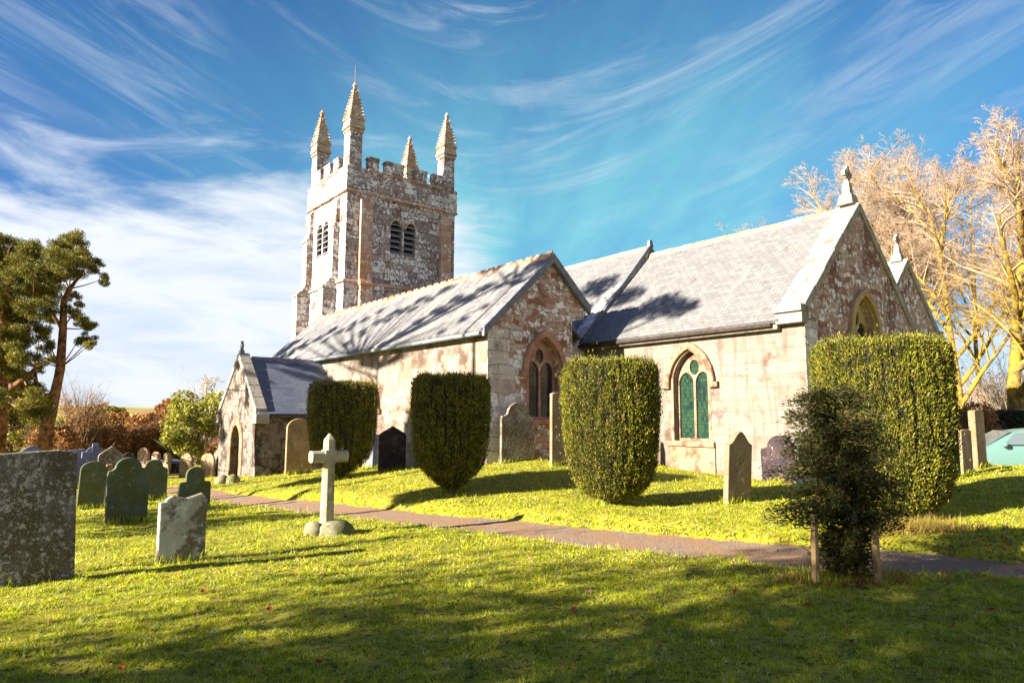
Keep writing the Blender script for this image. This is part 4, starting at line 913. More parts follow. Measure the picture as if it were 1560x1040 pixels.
# ------------------------------------------------------------------ plants
def leaf_quads(C, size, asp=0.5, dirv=None, spread=1.0, jit=0.4):
    """n leaf-shaped diamonds at C; dirv is the mean direction of the leaf axis"""
    n = len(C); a = rng.normal(size=(n, 3))*spread
    if dirv is not None: a = a+dirv
    a /= np.linalg.norm(a, axis=1, keepdims=True)+1e-9
    b = rng.normal(size=(n, 3)); b -= (b*a).sum(1, keepdims=True)*a; b /= np.linalg.norm(b, axis=1, keepdims=True)+1e-9
    L = (size*rng.uniform(1-jit, 1+jit, n))[:, None]; W = L*asp
    V = np.stack([C-a*L*.5, C+b*W*.5, C+a*L*.5, C-b*W*.5], 1).reshape(-1, 3)
    return V, np.arange(4*n).reshape(-1, 4)

def segs_mesh(name, S, mat, parent, n=3):
    """S: array (m,8) p0,p1,r0,r1 -> open prisms"""
    S = np.asarray(S, float); p0, p1 = S[:, :3], S[:, 3:6]; d = p1-p0; d /= np.linalg.norm(d, axis=1, keepdims=True)+1e-9
    ref = np.where(np.abs(d[:, 2:3]) < 0.9, [[0, 0, 1.0]], [[1.0, 0, 0]]); a = np.cross(d, ref); a /= np.linalg.norm(a, axis=1, keepdims=True)+1e-9; b = np.cross(d, a)
    V = []
    for p, r in ((p0, S[:, 6:7]), (p1, S[:, 7:8])):
        for k in range(n):
            t = 2*math.pi*k/n; V.append(p+r*(a*math.cos(t)+b*math.sin(t)))
    V = np.stack(V, 1); m = len(S); base_ = (np.arange(m)*2*n)[:, None]
    Fs = np.concatenate([base_+np.array([[k, (k+1) % n, n+(k+1) % n, n+k]]) for k in range(n)])
    return np_mesh(name, V.reshape(-1, 3), Fs, mat, parent, smooth=True)

def clipped_yew(xl, xr, ytop, ybase, label, n=26000, block=False, taper=False):
    xm = (xl+xr)/2; p = gp(xm, ybase, 0)
    for _ in range(8): p = gp(xm, ybase, g1(p[0], p[1]))
    D = p@fwd; rr = (xr-xl)/2/F*D/1.02; H = (ybase-ytop)/F*D*0.945
    root = empty('clipped_yew', (p[0], p[1], g1(p[0], p[1]))); tag(root, label, 'topiary yew', 'drum shaped clipped yews before the church')
    prof = [(0.20, 0.055), (0.48, 0.075), (0.66, 0.12), (0.79, 0.20), (0.89, 0.32), (0.955, 0.48), (1.0, 0.68), (0.985, 0.86), (0.965, 0.975), (0.925, 1.0), (0.0, 1.0)]
    if taper: prof = [(0.16, 0.055), (0.34, 0.09), (0.56, 0.155), (0.74, 0.215), (0.85, 0.28), (0.93, 0.40), (0.98, 0.58), (1.0, 0.75), (0.985, 0.90), (0.965, 0.98), (0.93, 1.0), (0.0, 1.0)]
    if block: prof = [(0.30, 0.05), (0.62, 0.07), (0.80, 0.11), (0.89, 0.18), (0.95, 0.30), (0.985, 0.48), (1.0, 0.68), (1.0, 0.86), (0.985, 0.98), (0.95, 1.0), (0.0, 1.0)]
    P = np.array(prof)*[rr, H]
    seg = np.hypot(np.diff(P[:, 0]), np.diff(P[:, 1])); area = seg*(P[:-1, 0]+P[1:, 0]); 
    k = rng.choice(len(seg), n, p=area/area.sum()); t = rng.uniform(0, 1, n)
    top = k == len(seg)-1; t[top] = 1-np.sqrt(rng.uniform(0, 1, top.sum()))
    r = P[k, 0]*(1-t)+P[k+1, 0]*t; z = P[k, 1]*(1-t)+P[k+1, 1]*t; th = rng.uniform(0, 2*math.pi, n)
    nr, nz = (P[k+1, 1]-P[k, 1])/seg[k], -(P[k+1, 0]-P[k, 0])/seg[k]
    # vertical shoots: furrows up the sides, tufts at the top edge
    fur = np.sin(th*31+2*np.sin(z*2.1+th*3))*0.5+np.sin(th*53+z*1.7)*0.3+0.6*np.sin(th*7+z*3.1)*np.sin(z*5.3+th*11)
    dent = np.clip(np.sin(th*5+z*2.3)*np.sin(z*3.7+th*2)+0.2*np.sin(th*17+z*9), -1, 1); off = 0.024*fur+0.022*dent+rng.normal(0, 0.018, n)+rng.exponential(0.014, n)*np.where(rng.uniform(0, 1, n) < 0.02, 5, 1)
    ph = rng.uniform(0, 1, n)
    r2 = r+nr*off; z2 = z+nz*off+np.where(top, np.abs(rng.normal(0, 0.03, n))+0.02*np.sin(r*19+th*5), 0)
    keep = (fur > -0.55) | (rng.uniform(0, 1, n) < 0.22)
    r2, z2, th2, nr, nz = r2[keep], z2[keep], th[keep], nr[keep], nz[keep]
    C = np.c_[r2*np.cos(th2), r2*np.sin(th2), z2]
    dirv = np.c_[nr*np.cos(th2)*0.8, nr*np.sin(th2)*0.8, nz*0.8+1.1]
    V, Fq = leaf_quads(C, 0.044, 0.30, dirv, 0.42)
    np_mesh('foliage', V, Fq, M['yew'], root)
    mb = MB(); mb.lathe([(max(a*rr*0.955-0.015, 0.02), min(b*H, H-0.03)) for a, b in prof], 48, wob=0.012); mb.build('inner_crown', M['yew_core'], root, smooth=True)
    mb = MB(); mb.tube([(0, 0, -0.2), (0.01, 0, 0.1), (0, 0.01, H*0.3)], [0.14, 0.11, 0.08], 9)
    for i in range(7): t = i*0.9; mb.tube([(0.02*math.cos(t), 0.02*math.sin(t), 0.02), (rr*.4*math.cos(t), rr*.4*math.sin(t), H*.2)], [0.05, 0.02], 6)
    mb.build('trunk', M['bark'], root, smooth=True)
    return root
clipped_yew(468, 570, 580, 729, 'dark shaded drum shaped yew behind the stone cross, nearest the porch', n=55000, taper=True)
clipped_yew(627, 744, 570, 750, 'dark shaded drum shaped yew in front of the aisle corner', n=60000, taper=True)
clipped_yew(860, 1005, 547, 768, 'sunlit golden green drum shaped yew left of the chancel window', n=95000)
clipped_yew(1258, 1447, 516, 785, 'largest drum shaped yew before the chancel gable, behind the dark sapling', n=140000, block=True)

# young dark yew tied between two stakes
p = gp(1292, 884, 0); p = gp(1292, 884, g1(p[0], p[1])); r = empty('young_yew', (p[0], p[1], g1(p[0], p[1])))
tag(r, 'loose dark young yew growing between two wooden stakes before the biggest clipped yew', 'young tree')
S = [(0, 0, -.1, .02, 0, .7, .035, .03), (.02, 0, .7, -.05, .03, 1.35, .03, .02), (-.05, .03, 1.35, -.14, .05, 1.95, .02, .006)]; Cs = []; Ds = []
for i in range(330):
    z0 = 0.08+1.85*rng.uniform(0, 1)**1.25; t = rng.uniform(0, 2*math.pi)
    ln = rng.uniform(0.26, 0.62)*(1.0 if z0 < 1.0 else 1.08-0.33*(z0-1.0))*(0.60 if z0 < 0.5 else 1.0)
    if 0.55 < z0 < 1.1 and math.cos(t) < -0.3: ln *= 1.3
    e = rng.uniform(0.05, 0.55); p0 = np.array([-.07*max(0, z0-.6), .02*z0, z0]); dv = np.array([math.cos(t), math.sin(t), e]); dv /= np.linalg.norm(dv)
    pm = p0+dv*ln*.55; p1 = pm+(dv+np.array([0, 0, -.35]))*ln*.5
    S += [(*p0, *pm, .010, .006), (*pm, *p1, .006, .002)]
    for q in range(int(140*ln/0.4)):
        f = rng.uniform(.15, 1.0); c = p0+(pm-p0)*f/.55 if f < .55 else pm+(p1-pm)*(f-.55)/.45
        Cs.append(c+rng.normal(0, .035, 3)); Ds.append(dv+np.array([0, 0, -.2]))
V, Fq = leaf_quads(np.array(Cs), 0.048, 0.26, np.array(Ds)*1.1, 0.55); np_mesh('foliage', V, Fq, M['sapling'], r); segs_mesh('trunk', S, M['bark'], r, 6)
for (x, yt, yb, dx) in ((1243, 788, 889, 0), (1338, 802, 891, -.05)):
    q = gp(x, yb, 0); q = gp(x, yb, g1(q[0], q[1])); h = (yb-yt)/F*q[1]
    mb = MB(); mb.box((-.028, -.028, -.2), (.028, .028, h), taper=.002); o = mb.build('stake', M['stake'], bevel=.004); o.location = (q[0], q[1], g1(q[0], q[1])); o.rotation_euler = (0.02, dx, .5)
    tag(o, 'left wooden stake, upright, beside the dark young yew' if x < 1300 else 'right wooden stake, leaning a little, beside the dark young yew', 'stake', 'stakes supporting the young yew')

def bush(name, label, px_, D, ybase, wpx, hpx, leaf, twig, n=7000, size=0.12, cat='bush', group=None, nclump=26, twigs=200, hole=0.0, zb=None, twl=0.5):
    p = dp(px_, ybase, D); z = g1(p[0], p[1]) if zb is None else zb; r = empty(name, (p[0], p[1], z)); tag(r, label, cat, group)
    a = wpx/2/F*D; H = (dp(px_, ybase-hpx, D)[2]-z)
    cc = []; S = []
    for i in range(nclump):
        t = rng.uniform(0, 2*math.pi); q = math.sqrt(rng.uniform(0, 1)); zz = H*rng.uniform(0.12, 0.86); lim = math.sqrt(max(0.1, 1-(max(0, zz/H-0.35)/0.62)**2))
        cc.append((q*lim*a*0.9*math.cos(t), q*lim*min(a, 2.2)*0.8*math.sin(t), zz, rng.uniform(0.16, 0.30)*min(a, H)*1.3))
    cc = np.array(cc)
    if n:
        k = rng.integers(0, nclump, n); dv = rng.normal(size=(n, 3)); dv /= np.linalg.norm(dv, axis=1, keepdims=True); rad = rng.uniform(0.45, 1.1, n)**0.7
        C = cc[k, :3]+dv*(cc[k, 3]*rad)[:, None]*[1, 1, 0.8]; C[:, 2] = np.clip(C[:, 2], 0.02, None)
        V, Fq = leaf_quads(C, size, 0.6, dv*0.3+[0, 0, .2]); np_mesh('foliage', V, Fq, leaf, r)
    for i in range(twigs):
        k = rng.integers(0, nclump); e = cc[k, :3]+rng.normal(0, 1, 3)*cc[k, 3]*[.8, .8, .6]; e[2] = max(e[2], .1)+rng.uniform(0, twl)*H*.3
        s0 = np.array([rng.normal(0, a*.12), rng.normal(0, a*.1), 0]); m_ = s0*(.5)+e*.5+rng.normal(0, .1, 3)*[1, 1, .3]; m_[2] = e[2]*.55
        S += [(*s0, *m_, .028, .018), (*m_, *e, .018, .004)]
        for q in range(3):
            f = rng.uniform(.3, .95); c = m_+(e-m_)*f; S.append((*c, *(c+rng.normal(0, .22, 3)+[0, 0, .2]), .008, .003))
    if S: segs_mesh('stems', S, twig, r, 3)
    return r

def bare_tree(name, label, px_, D, ybase, ytop, rad, mats, seed, spread=0.72, group=None, trunk_r=0.34, forks=(12, 8, 6, 4, 4), lean=0.0, first=0.28, zb=None, cat='tree', twig_r=0.0085, loc=None):
    rg = np.random.default_rng(seed)
    if loc is None: p = dp(px_, ybase, D); z = g1(p[0], p[1]) if zb is None else zb; H = dp(px_, ytop, D)[2]-z
    else: p = np.array(loc); z = g1(p[0], p[1]); H = ytop
    r = empty(name, (p[0], p[1], z)); tag(r, label, cat, group); big = []; small = []
    def limb(p0, d0, L, r0, r1, ns, wig, gravity):
        pts = [np.array(p0)]; d = np.array(d0, float)
        for i in range(ns):
            d = d+rg.normal(0, wig, 3)+np.array([0, 0, gravity]); d /= np.linalg.norm(d); pts.append(pts[-1]+d*L/ns)
        return pts
    def emit(pts, r0, r1, dst):
        n = len(pts)-1
        for i in range(n): dst.append((*pts[i], *pts[i+1], r0+(r1-r0)*i/n, r0+(r1-r0)*(i+1)/n))
    def at_(pts, f):
        f = f*(len(pts)-1); i = min(int(f), len(pts)-2); t = f-i; return pts[i]*(1-t)+pts[i+1]*t, (pts[i+1]-pts[i])/np.linalg.norm(pts[i+1]-pts[i])
    tr = limb((0, 0, -.3), (lean, 0, 1), H*0.86, trunk_r, .05, 9, .028, .03); emit(tr, trunk_r, .06, big)
    def rec(pts, lvl, L, r0):
        nf = forks[lvl]
        for i in range(nf):
            f = (first+(1-first)*(i+rg.uniform(.1, .9))/nf) if lvl == 0 else (.22+.78*(i+rg.uniform(0, 1))/nf)
            f = min(f, .995)
            q, d = at_(pts, f); ang = rg.uniform(0, 2*math.pi); v = np.array([math.cos(ang), math.sin(ang), 0]); v = v-d*(v@d); v /= np.linalg.norm(v)+1e-9
            out = rg.uniform(.55, .95) if lvl == 0 else (rg.uniform(.5, 1.0) if lvl == 1 else rg.uniform(.5, 1.0))
            dd = d*(1-.35*out)+v*out*(spread/.55)*.8+np.array([0, 0, .18 if lvl < 2 else .05]); dd /= np.linalg.norm(dd)
            ll = (L*(1.08-f*.62) if lvl == 0 else L*(1.05-.5*f))*rg.uniform(.75, 1.15)
            rr = max(r0*(.62-.3*f), twig_r) if lvl < 2 else twig_r
            pp = limb(q, dd, ll, rr, rr*.3, (6, 4, 3, 2, 2)[lvl], (.10, .13, .12, .10, .10)[lvl], (.05, .03, .02, .03, .03)[lvl]); emit(pp, rr, max(rr*.3, twig_r*.45), big if lvl == 0 else small)
            if lvl+1 < len(forks): rec(pp, lvl+1, ll*(.60, .62, .72, .74, .7)[lvl], rr)
    rec(tr, 0, H*rad, trunk_r)
    segs_mesh('trunk', big, mats[0], r, 7); segs_mesh('crown', small, mats[1], r, 3)
    return r
BG = 'bare beeches behind the church'
bm = (M['trunk_beech'], M['twig'])
bare_tree('bare_beech', 'big bare beech with a bright yellow trunk nearest the right edge of the photo', 1537, 30, 640, 226, .46, bm, 3, group=BG, trunk_r=.36, first=.20)
bare_tree('bare_beech', 'bare beech with a slender yellow trunk just right of the largest yew', 1467, 33, 645, 232, .44, bm, 11, group=BG, trunk_r=.22, first=.20)
bare_tree('bare_beech', 'bare beech whose pale crown rises straight above the north aisle gable', 1398, 38, 645, 240, .46, bm, 21, group=BG, trunk_r=.26, first=.34)
bare_tree('bare_beech', 'bare beech whose pinkish crown spreads left behind the chancel gable cross', 1318, 42, 645, 246, .50, bm, 35, group=BG, trunk_r=.26, first=.36)
bare_tree('bare_beech', 'bare beech beyond the right edge with only its twigs in the photo', 1640, 31, 645, 205, .45, bm, 44, group=BG, trunk_r=.32, first=.30)
bare_tree('bare_beech', 'thin bare beech far behind between the two yellow trunks', 1500, 44, 645, 236, .46, bm, 52, group=BG, trunk_r=.18, first=.34)
bare_tree('bare_beech', 'slim bare beech rising close behind the north aisle roof, lowest of the beeches', 1362, 37, 645, 268, .48, bm, 63, group=BG, trunk_r=.16, first=.40)

def pine(name, label, D, trunks, clumps, leaf, group, jitter=1.6, size=0.10, dens=1.0, cat='tree'):
    """trunks: lists of (px, py, radius) ; clumps: (px, py, r px); depth scatter comes from jitter"""
    x0, y0, _ = trunks[0][0]; p = dp(x0, y0, D); z = g1(p[0], p[1]); r = empty(name, (p[0], p[1], z)); tag(r, label, cat, group)
    o = np.array([p[0], p[1], z]); mb = MB(); path = []
    for k, t in enumerate(trunks):
        pts = [dp(a, b, D+0.4*k)-o for a, b, c in t]
        if k == 0: pts[0][2] = -.3
        mb.tube(pts, [c for a, b, c in t], 9); path += pts[1:]
    Cs = []; Ds = []; path = np.array(path)
    for (a, b, c) in clumps:
        q = dp(a, b, D+rng.normal(0, jitter))-o; rad = c/F*D
        j = np.argmin(((path-q)**2).sum(1)+np.where(path[:, 2] > q[2], 3.0, 0)); mid = (path[j]+q)/2+np.array([0, 0, -.15*rad]); mb.tube([path[j], mid, q], [.032, .022, .010], 5)
        for s in range(5):
            cc = q+rng.normal(0, .62, 3)*rad*[1, 1, .8]; m_ = int(dens*820*(rad/.5)**1.6); dv = rng.normal(size=(m_, 3)); dv /= np.linalg.norm(dv, axis=1, keepdims=True)
            Cs.append(cc+dv*rad*.85*(rng.uniform(.02, 1, m_)**.6)[:, None]*[1, 1, .75]); Ds.append(dv*.5+[0, 0, .5])
    mb.build('trunk', M['trunk_pine'], r, smooth=True)
    V, Fq = leaf_quads(np.concatenate(Cs), size, .22, np.concatenate(Ds), .5); np_mesh('crown', V, Fq, leaf, r)
    return r
PG = 'scots pines at the left edge'
pine('scots_pine', 'tall scots pine with a leaning reddish trunk and clumped crown at the left', 27,
     [[(66, 700, .32), (72, 650, .25), (84, 600, .19), (92, 560, .17), (96, 500, .14), (97, 462, .12), (106, 440, .11), (122, 420, .08), (131, 406, .05)],
      [(68, 655, .14), (60, 615, .11), (55, 585, .09), (52, 560, .05)], [(84, 600, .13), (66, 604, .10), (40, 606, .08), (10, 622, .05)], [(97, 505, .09), (75, 470, .06), (62, 440, .03)]],
     [(110, 362, 15), (94, 377, 15), (121, 371, 13), (104, 393, 16), (88, 400, 15), (86, 417, 14), (124, 401, 12), (147, 399, 8), (154, 426, 9), (143, 413, 8), (107, 415, 13), (80, 440, 13), (112, 452, 8), (75, 465, 13), (113, 473, 9), (130, 490, 11), (141, 500, 8), (118, 487, 8), (120, 517, 9), (136, 525, 7), (68, 482, 12), (62, 505, 10), (70, 530, 9), (60, 430, 12), (55, 545, 10), (98, 408, 14), (138, 516, 7), (122, 462, 6), (84, 452, 11), (72, 515, 11), (58, 560, 10), (48, 600, 11), (80, 548, 8), (104, 380, 14), (114, 388, 13), (66, 590, 8), (40, 575, 12), (90, 428, 12), (128, 386, 10)],
     M['needle'], PG, dens=1.0)
cl = []
for cx, cy, rx, ry, n in ((18, 385, 30, 30, 12), (42, 395, 18, 22, 7), (20, 440, 42, 30, 14), (55, 425, 14, 18, 5), (14, 500, 42, 36, 15), (8, 560, 42, 30, 14), (20, 610, 40, 26, 11), (-40, 420, 30, 60, 12), (-40, 540, 30, 60, 12)):
    for i in range(n): a = rng.uniform(0, 6.28); q = math.sqrt(rng.uniform(0, 1)); cl.append((cx+rx*q*math.cos(a), cy+ry*q*math.sin(a), rng.uniform(10, 17)))
pine('scots_pine', 'bushy scots pine filling the far left edge of the photo', 26, [[(-8, 700, .4), (-4, 600, .33), (6, 500, .25), (14, 420, .16), (20, 370, .07)], [(2, 560, .16), (35, 520, .1), (52, 480, .06)], [(4, 600, .15), (36, 578, .1), (55, 560, .06)]], cl, M['needle'], PG, jitter=1.8)

HG = 'bushes along the churchyard boundary'
bush('olive_bush', 'olive green bush under the pines at the far left', 22, 33, 690, 110, 82, M['olive_leaf'], M['twig_brown'], 9000, .16, group=HG, zb=-.7)
bush('bare_thicket', 'bare brown thicket just right of the leaning pine trunk', 122, 34, 700, 92, 104, M['brown_leaf'], M['twig_brown'], 1500, .12, group=HG, twigs=520, zb=-.7, twl=1.0)
bush('orange_hedge', 'orange brown leafy bush between the thicket and the ivy bush', 190, 36, 700, 110, 55, M['brown_leaf'], M['twig_brown'], 9000, .14, group=HG, zb=-.7)
bush('brown_bush', 'dull brown bush beside the green ivy covered one', 238, 37, 700, 74, 74, M['brown_leaf'], M['twig_brown'], 4500, .13, group=HG, zb=-.7, twigs=260)
bush('ivy_bush', 'tall ivy covered yellow green bush left of the porch', 303, 36, 700, 124, 112, M['ivy'], M['twig_pale'], 17000, .15, group=HG, zb=-.7, nclump=34)
bush('olive_bush', 'olive green bush behind the bare thicket, right of the leaning pine', 150, 39, 700, 100, 62, M['olive_leaf'], M['twig_brown'], 8000, .14, group=HG, zb=-.7)
bush('orange_hedge', 'low orange bush under the leaning pine trunk', 80, 31, 690, 80, 44, M['brown_leaf'], M['twig_brown'], 5000, .12, group=HG, zb=-.6)
bush('brown_bush', 'low reddish bush between ivy bush and porch', 336, 33, 702, 40, 40, M['brown_leaf'], M['twig_brown'], 3000, .12, group=HG, zb=-.7)
bush('far_hedge', 'row of red brown trees on the skyline beyond the yellow field', 262, 150, 640, 46, 32, M['brown_leaf'], M['twig_brown'], 4000, .8, group='hedges in the far fields', nclump=20, twigs=0, zb=1.0)
bush('far_hedge', 'brown hedgerow in the distance at the foot of the yellow field', 200, 130, 652, 150, 22, M['brown_leaf'], M['twig_brown'], 6000, .7, group='hedges in the far fields', nclump=40, twigs=0, zb=-1.5)
bush('far_hedge', 'olive hedgerow on the hill left of the yellow field', 150, 170, 640, 90, 22, M['olive_leaf'], M['twig_brown'], 5000, .8, group='hedges in the far fields', nclump=30, twigs=0, zb=.5)
bare_tree('bare_sapling', 'thin pale leafless tree standing up out of the ivy bush', 312, 40, 680, 560, .36, (M['twig_pale'], M['twig_pale']), 5, trunk_r=.07, forks=(10, 6, 5, 3), first=.45, zb=-.7, twig_r=.012)
# right hand side
bush('beech_hedge', 'orange brown beech hedge behind the thin headstones on the bank', 1470, 25, 690, 100, 98, M['brown_leaf'], M['twig_brown'], 7000, .13, group=None, zb=-.2, twigs=300, cat='hedge')
bush('beech_hedge', 'russet undergrowth below the bare beeches, right of the largest yew', 1540, 38, 660, 230, 92, M['brown_leaf'], M['twig_pale'], 4500, .12, zb=0, twigs=1000, twl=1.3, nclump=70)
def dark_hedge():
    D = 26.0; a = dp(1503, 660, D); b = dp(1700, 660, D+1.5); z = g1(a[0], a[1]); H = dp(1540, 629, D)[2]-z
    r = empty('clipped_hedge', ((a[0]+b[0])/2, (a[1]+b[1])/2, z), math.atan2(b[1]-a[1], b[0]-a[0])); tag(r, 'dark clipped evergreen hedge behind the parked cars', 'hedge')
    L = np.hypot(*(b-a)[:2]); n = 15000; C = np.c_[rng.uniform(-L/2, L/2, n), rng.uniform(-.8, .8, n), rng.uniform(0, H, n)]
    k = rng.integers(0, 3, n); C[k == 0, 1] = -.8; C[k == 1, 2] = H; C[(k == 2), 0] = np.where(rng.uniform(size=(k == 2).sum()) < .5, -L/2, C[k == 2, 0]); C += rng.normal(0, .05, (n, 3))
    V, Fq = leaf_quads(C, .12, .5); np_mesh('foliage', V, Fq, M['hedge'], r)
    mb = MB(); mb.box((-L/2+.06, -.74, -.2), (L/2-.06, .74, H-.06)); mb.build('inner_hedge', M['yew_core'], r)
dark_hedge()
# straw grass and litter at the foot of the big yew
def tuft(name, label, px_, py_, wx, wy, n, h, mat, group=None, cat='plant'):
    q = gp(px_, py_, .1); q = gp(px_, py_, g1(q[0], q[1])); x = q[0]+rng.normal(0, wx, n); y = q[1]+rng.normal(0, wy, n); z = gh(x, y)-.01
    t = rng.uniform(0, 6.28, n); la = rng.uniform(0, 6.28, n); hh = h*rng.uniform(.4, 1.2, n); le = hh*rng.uniform(.2, 1.1, n); wd = .006
    P = np.stack([np.c_[x-np.cos(t)*wd, y-np.sin(t)*wd, z], np.c_[x+np.cos(t)*wd, y+np.sin(t)*wd, z], np.c_[x+np.cos(la)*le, y+np.sin(la)*le, z+hh]], 1).reshape(-1, 3)-[q[0], q[1], 0]
    o = np_mesh(name, P, np.arange(3*n).reshape(-1, 3), mat); o.location = (q[0], q[1], 0); tag(o, label, cat, group)
tuft('straw_grass', 'clump of yellow straw grass at the foot of the largest yew', 1385, 806, .40, .16, 2000, .19, M['strawgrass'], cat='grass clump')
tuft('grass_clump', 'small clump of long grass growing round the foot of the dark young yew', 1292, 884, .32, .12, 1800, .12, M['strawgrass'], cat='grass clump')
def litter():
    n = 900; out = []
    for (a, b, sx, sy, k) in ((1290, 886, .30, .12, 320), (1370, 820, .7, .12, 420), (1230, 828, .5, .08, 260), (1480, 838, .7, .1, 150)):
        q = gp(a, b, .05); x = q[0]+rng.normal(0, sx, k); y = q[1]+rng.normal(0, sy, k); out.append(np.c_[x, y, gh(x, y)+rng.uniform(.005, .04, k)])
    k = 420; y = np.sqrt(rng.uniform(4.2**2, 12**2, k)); x = y*rng.uniform(-.78, .78, k); out.append(np.c_[x, y, gh(x, y)+lump(x, y)+rng.uniform(.01, .035, k)])
    C = np.concatenate(out); V, Fq = leaf_quads(C, .042, .6, None, 1.0)
    tag(np_mesh('leaf_litter', V, Fq, M['litter']), 'brown dead leaf litter strewn along the path edge, over the lawn and under the young yew', 'leaf litter', kind='stuff')
litter()
# scattered red leaves on the lawn
for i, (a, b) in enumerate(((42, 1008), (184, 1024), (165, 1015), (410, 932), (485, 1015), (1006, 992), (1454, 957), (875, 933), (310, 905), (548, 866), (1230, 925), (1510, 932), (1120, 905))):
    q = gp(a, b, g1(*gp(a, b, 0)[:2])); s = .035
    mb = MB(); pts = [(0, -s, 0), (s*.55, -s*.5, .004), (s*.75, 0, .012), (s*.35, s*.5, .006), (0, s*1.1, .014), (-s*.4, s*.5, .004), (-s*.7, 0, .014), (-s*.5, -s*.5, .004)]
    mb.add(pts+[(0, 0, -.004)], [(k, (k+1) % 8, 8) for k in range(8)]); mb.tube([(0, -s, 0), (0, -s*1.7, .006)], .0012, 4)
    o = mb.build('fallen_leaf', M['redleaf']); o.location = (q[0], q[1], g1(q[0], q[1])+.03); o.rotation_euler = (rng.normal(0, .5), rng.normal(0, .5), rng.uniform(0, 6.28))
    tag(o, 'small red fallen leaf lying on the lawn', 'leaf', 'red leaves fallen on the lawn')

# ------------------------------------------------------------------ parked cars beyond the bank
def car(px_, D, rz, paint, label, zoff=0.0):
    q = dp(px_, 690, D); r = empty('parked_car', (q[0], q[1], g1(q[0], q[1])+zoff), rz); tag(r, label, 'car', 'cars parked beyond the bank')
    # side profile stations along x (front at -x): x, half width low, sill z, belt z, roof z, half width roof
    st_ = [(-1.95, .62, .38, .58, .60, .55), (-1.85, .76, .28, .70, .72, .66), (-1.5, .82, .22, .82, .84, .72), (-1.05, .84, .20, .92, .95, .74), (-.55, .84, .20, .97, 1.24, .66), (-.15, .84, .20, .99, 1.43, .60), (.3, .84, .20, 1.0, 1.49, .58), (.9, .84, .20, 1.0, 1.47, .58), (1.4, .82, .22, 1.0, 1.36, .58), (1.75, .78, .28, .96, 1.10, .62), (1.9, .68, .38, .82, .86, .60)]
    V = []; ns = len(st_)
    for x, wl, sz, bz, rz_, wr in st_:
        V += [(x, -wl*.9, sz), (x, -wl, sz+.14), (x, -wl*1.01, (sz+bz)/2), (x, -wl*.97, bz), (x, -wr, rz_-.05), (x, -wr*.7, rz_), (x, 0, rz_+.02), (x, wr*.7, rz_), (x, wr, rz_-.05), (x, wl*.97, bz), (x, wl*1.01, (sz+bz)/2), (x, wl, sz+.14), (x, wl*.9, sz)]
    k = 13; Fs = []
    for i in range(ns-1):
        for j in range(k-1): Fs.append((i*k+j, i*k+j+1, (i+1)*k+j+1, (i+1)*k+j))
        Fs.append((i*k+k-1, i*k, (i+1)*k, (i+1)*k+k-1))
    Fs += [tuple(range(k)), tuple(range((ns-1)*k, ns*k))[::-1]]
    me = MB(); me.add(V, Fs); b = me.build('body', paint, r, smooth=True); sd = b.modifiers.new('sub', 'SUBSURF'); sd.levels = 2; sd.render_levels = 2
    for s in (-1, 1):                                              # side windows, windscreen
        mb = MB()
        for x0, x1, x2, x3 in ((-.62, -.22, .22, .22), (.29, .29, .95, .95), (1.02, 1.02, 1.25, 1.52)):
            yb_, yt_ = s*.835, s*.655
            mb.prism([(x0, yb_, 1.02), (x3, yb_, 1.02), (x2, yt_, 1.36), (x1, yt_, 1.36)][::-s], (0, s*.012, 0))
        mb.build('side_window', M['carglass'], r)
    mb = MB(); mb.prism([(-1.0, -.66, .975), (-1.0, .66, .975), (-.28, .54, 1.40), (-.28, -.54, 1.40)], (-.02, 0, .02)); mb.build('windscreen', M['carglass'], r)
    mb = MB(); mb.prism([(1.52, -.50, 1.33), (1.52, .50, 1.33), (1.84, .56, .99), (1.84, -.56, .99)], (.02, 0, .02)); mb.build('rear_window', M['carglass'], r)
    for x in (-1.25, 1.25):
        for s in (-1, 1):
            mb = MB(); prof = [(.18, -.09), (.29, -.09), (.31, -.05), (.31, .05), (.29, .09), (.18, .09)]
            for (rr, yy) in [(0, 0)]: pass
            n = 20; VV = []; FF = []
            for a_, y_ in prof:
                for t in range(n): VV.append((x+a_*math.cos(t*6.2832/n), s*.76+y_, .31+a_*math.sin(t*6.2832/n)))
            for i in range(len(prof)-1):
                for t in range(n): FF.append((i*n+t, i*n+(t+1) % n, (i+1)*n+(t+1) % n, (i+1)*n+t))
            mb.add(VV, FF); wh = mb.build('wheel', M['rubber'], r, smooth=True)
            mb = MB(); mb.tube([(x, s*.76-.07, .31), (x, s*.76+.07, .31)], .185, 16); mb.build('rim', M['alloy'], wh)
    for s in (-1, 1):
        mb = MB(); mb.lathe([(.02, -.06), (.09, -.02), (.10, .03), (.02, .06)], 10, (-1.80, s*.52, .66)); mb.build('headlight', M['lamp_glass'], r, smooth=True)
        mb = MB(); mb.box((1.80, s*.62-.07, .76), (1.90, s*.62+.07, .95)); mb.build('rear_light', M['lamp_red'], r, bevel=.02)
        mb = MB(); mb.lathe([(.02, -.07), (.08, -.03), (.08, .05), (.02, .08)], 8, (-.62, s*.93, 1.02)); mb.build('wing_mirror', paint, r, smooth=True)
    return r
car(1545, 20.6, R(-12), M['paint'], 'turquoise car with a rounded roof parked beyond the grassy bank')
car(1612, 23.0, R(-12), M['paint_blue'], 'silver blue car behind the turquoise one at the right edge')

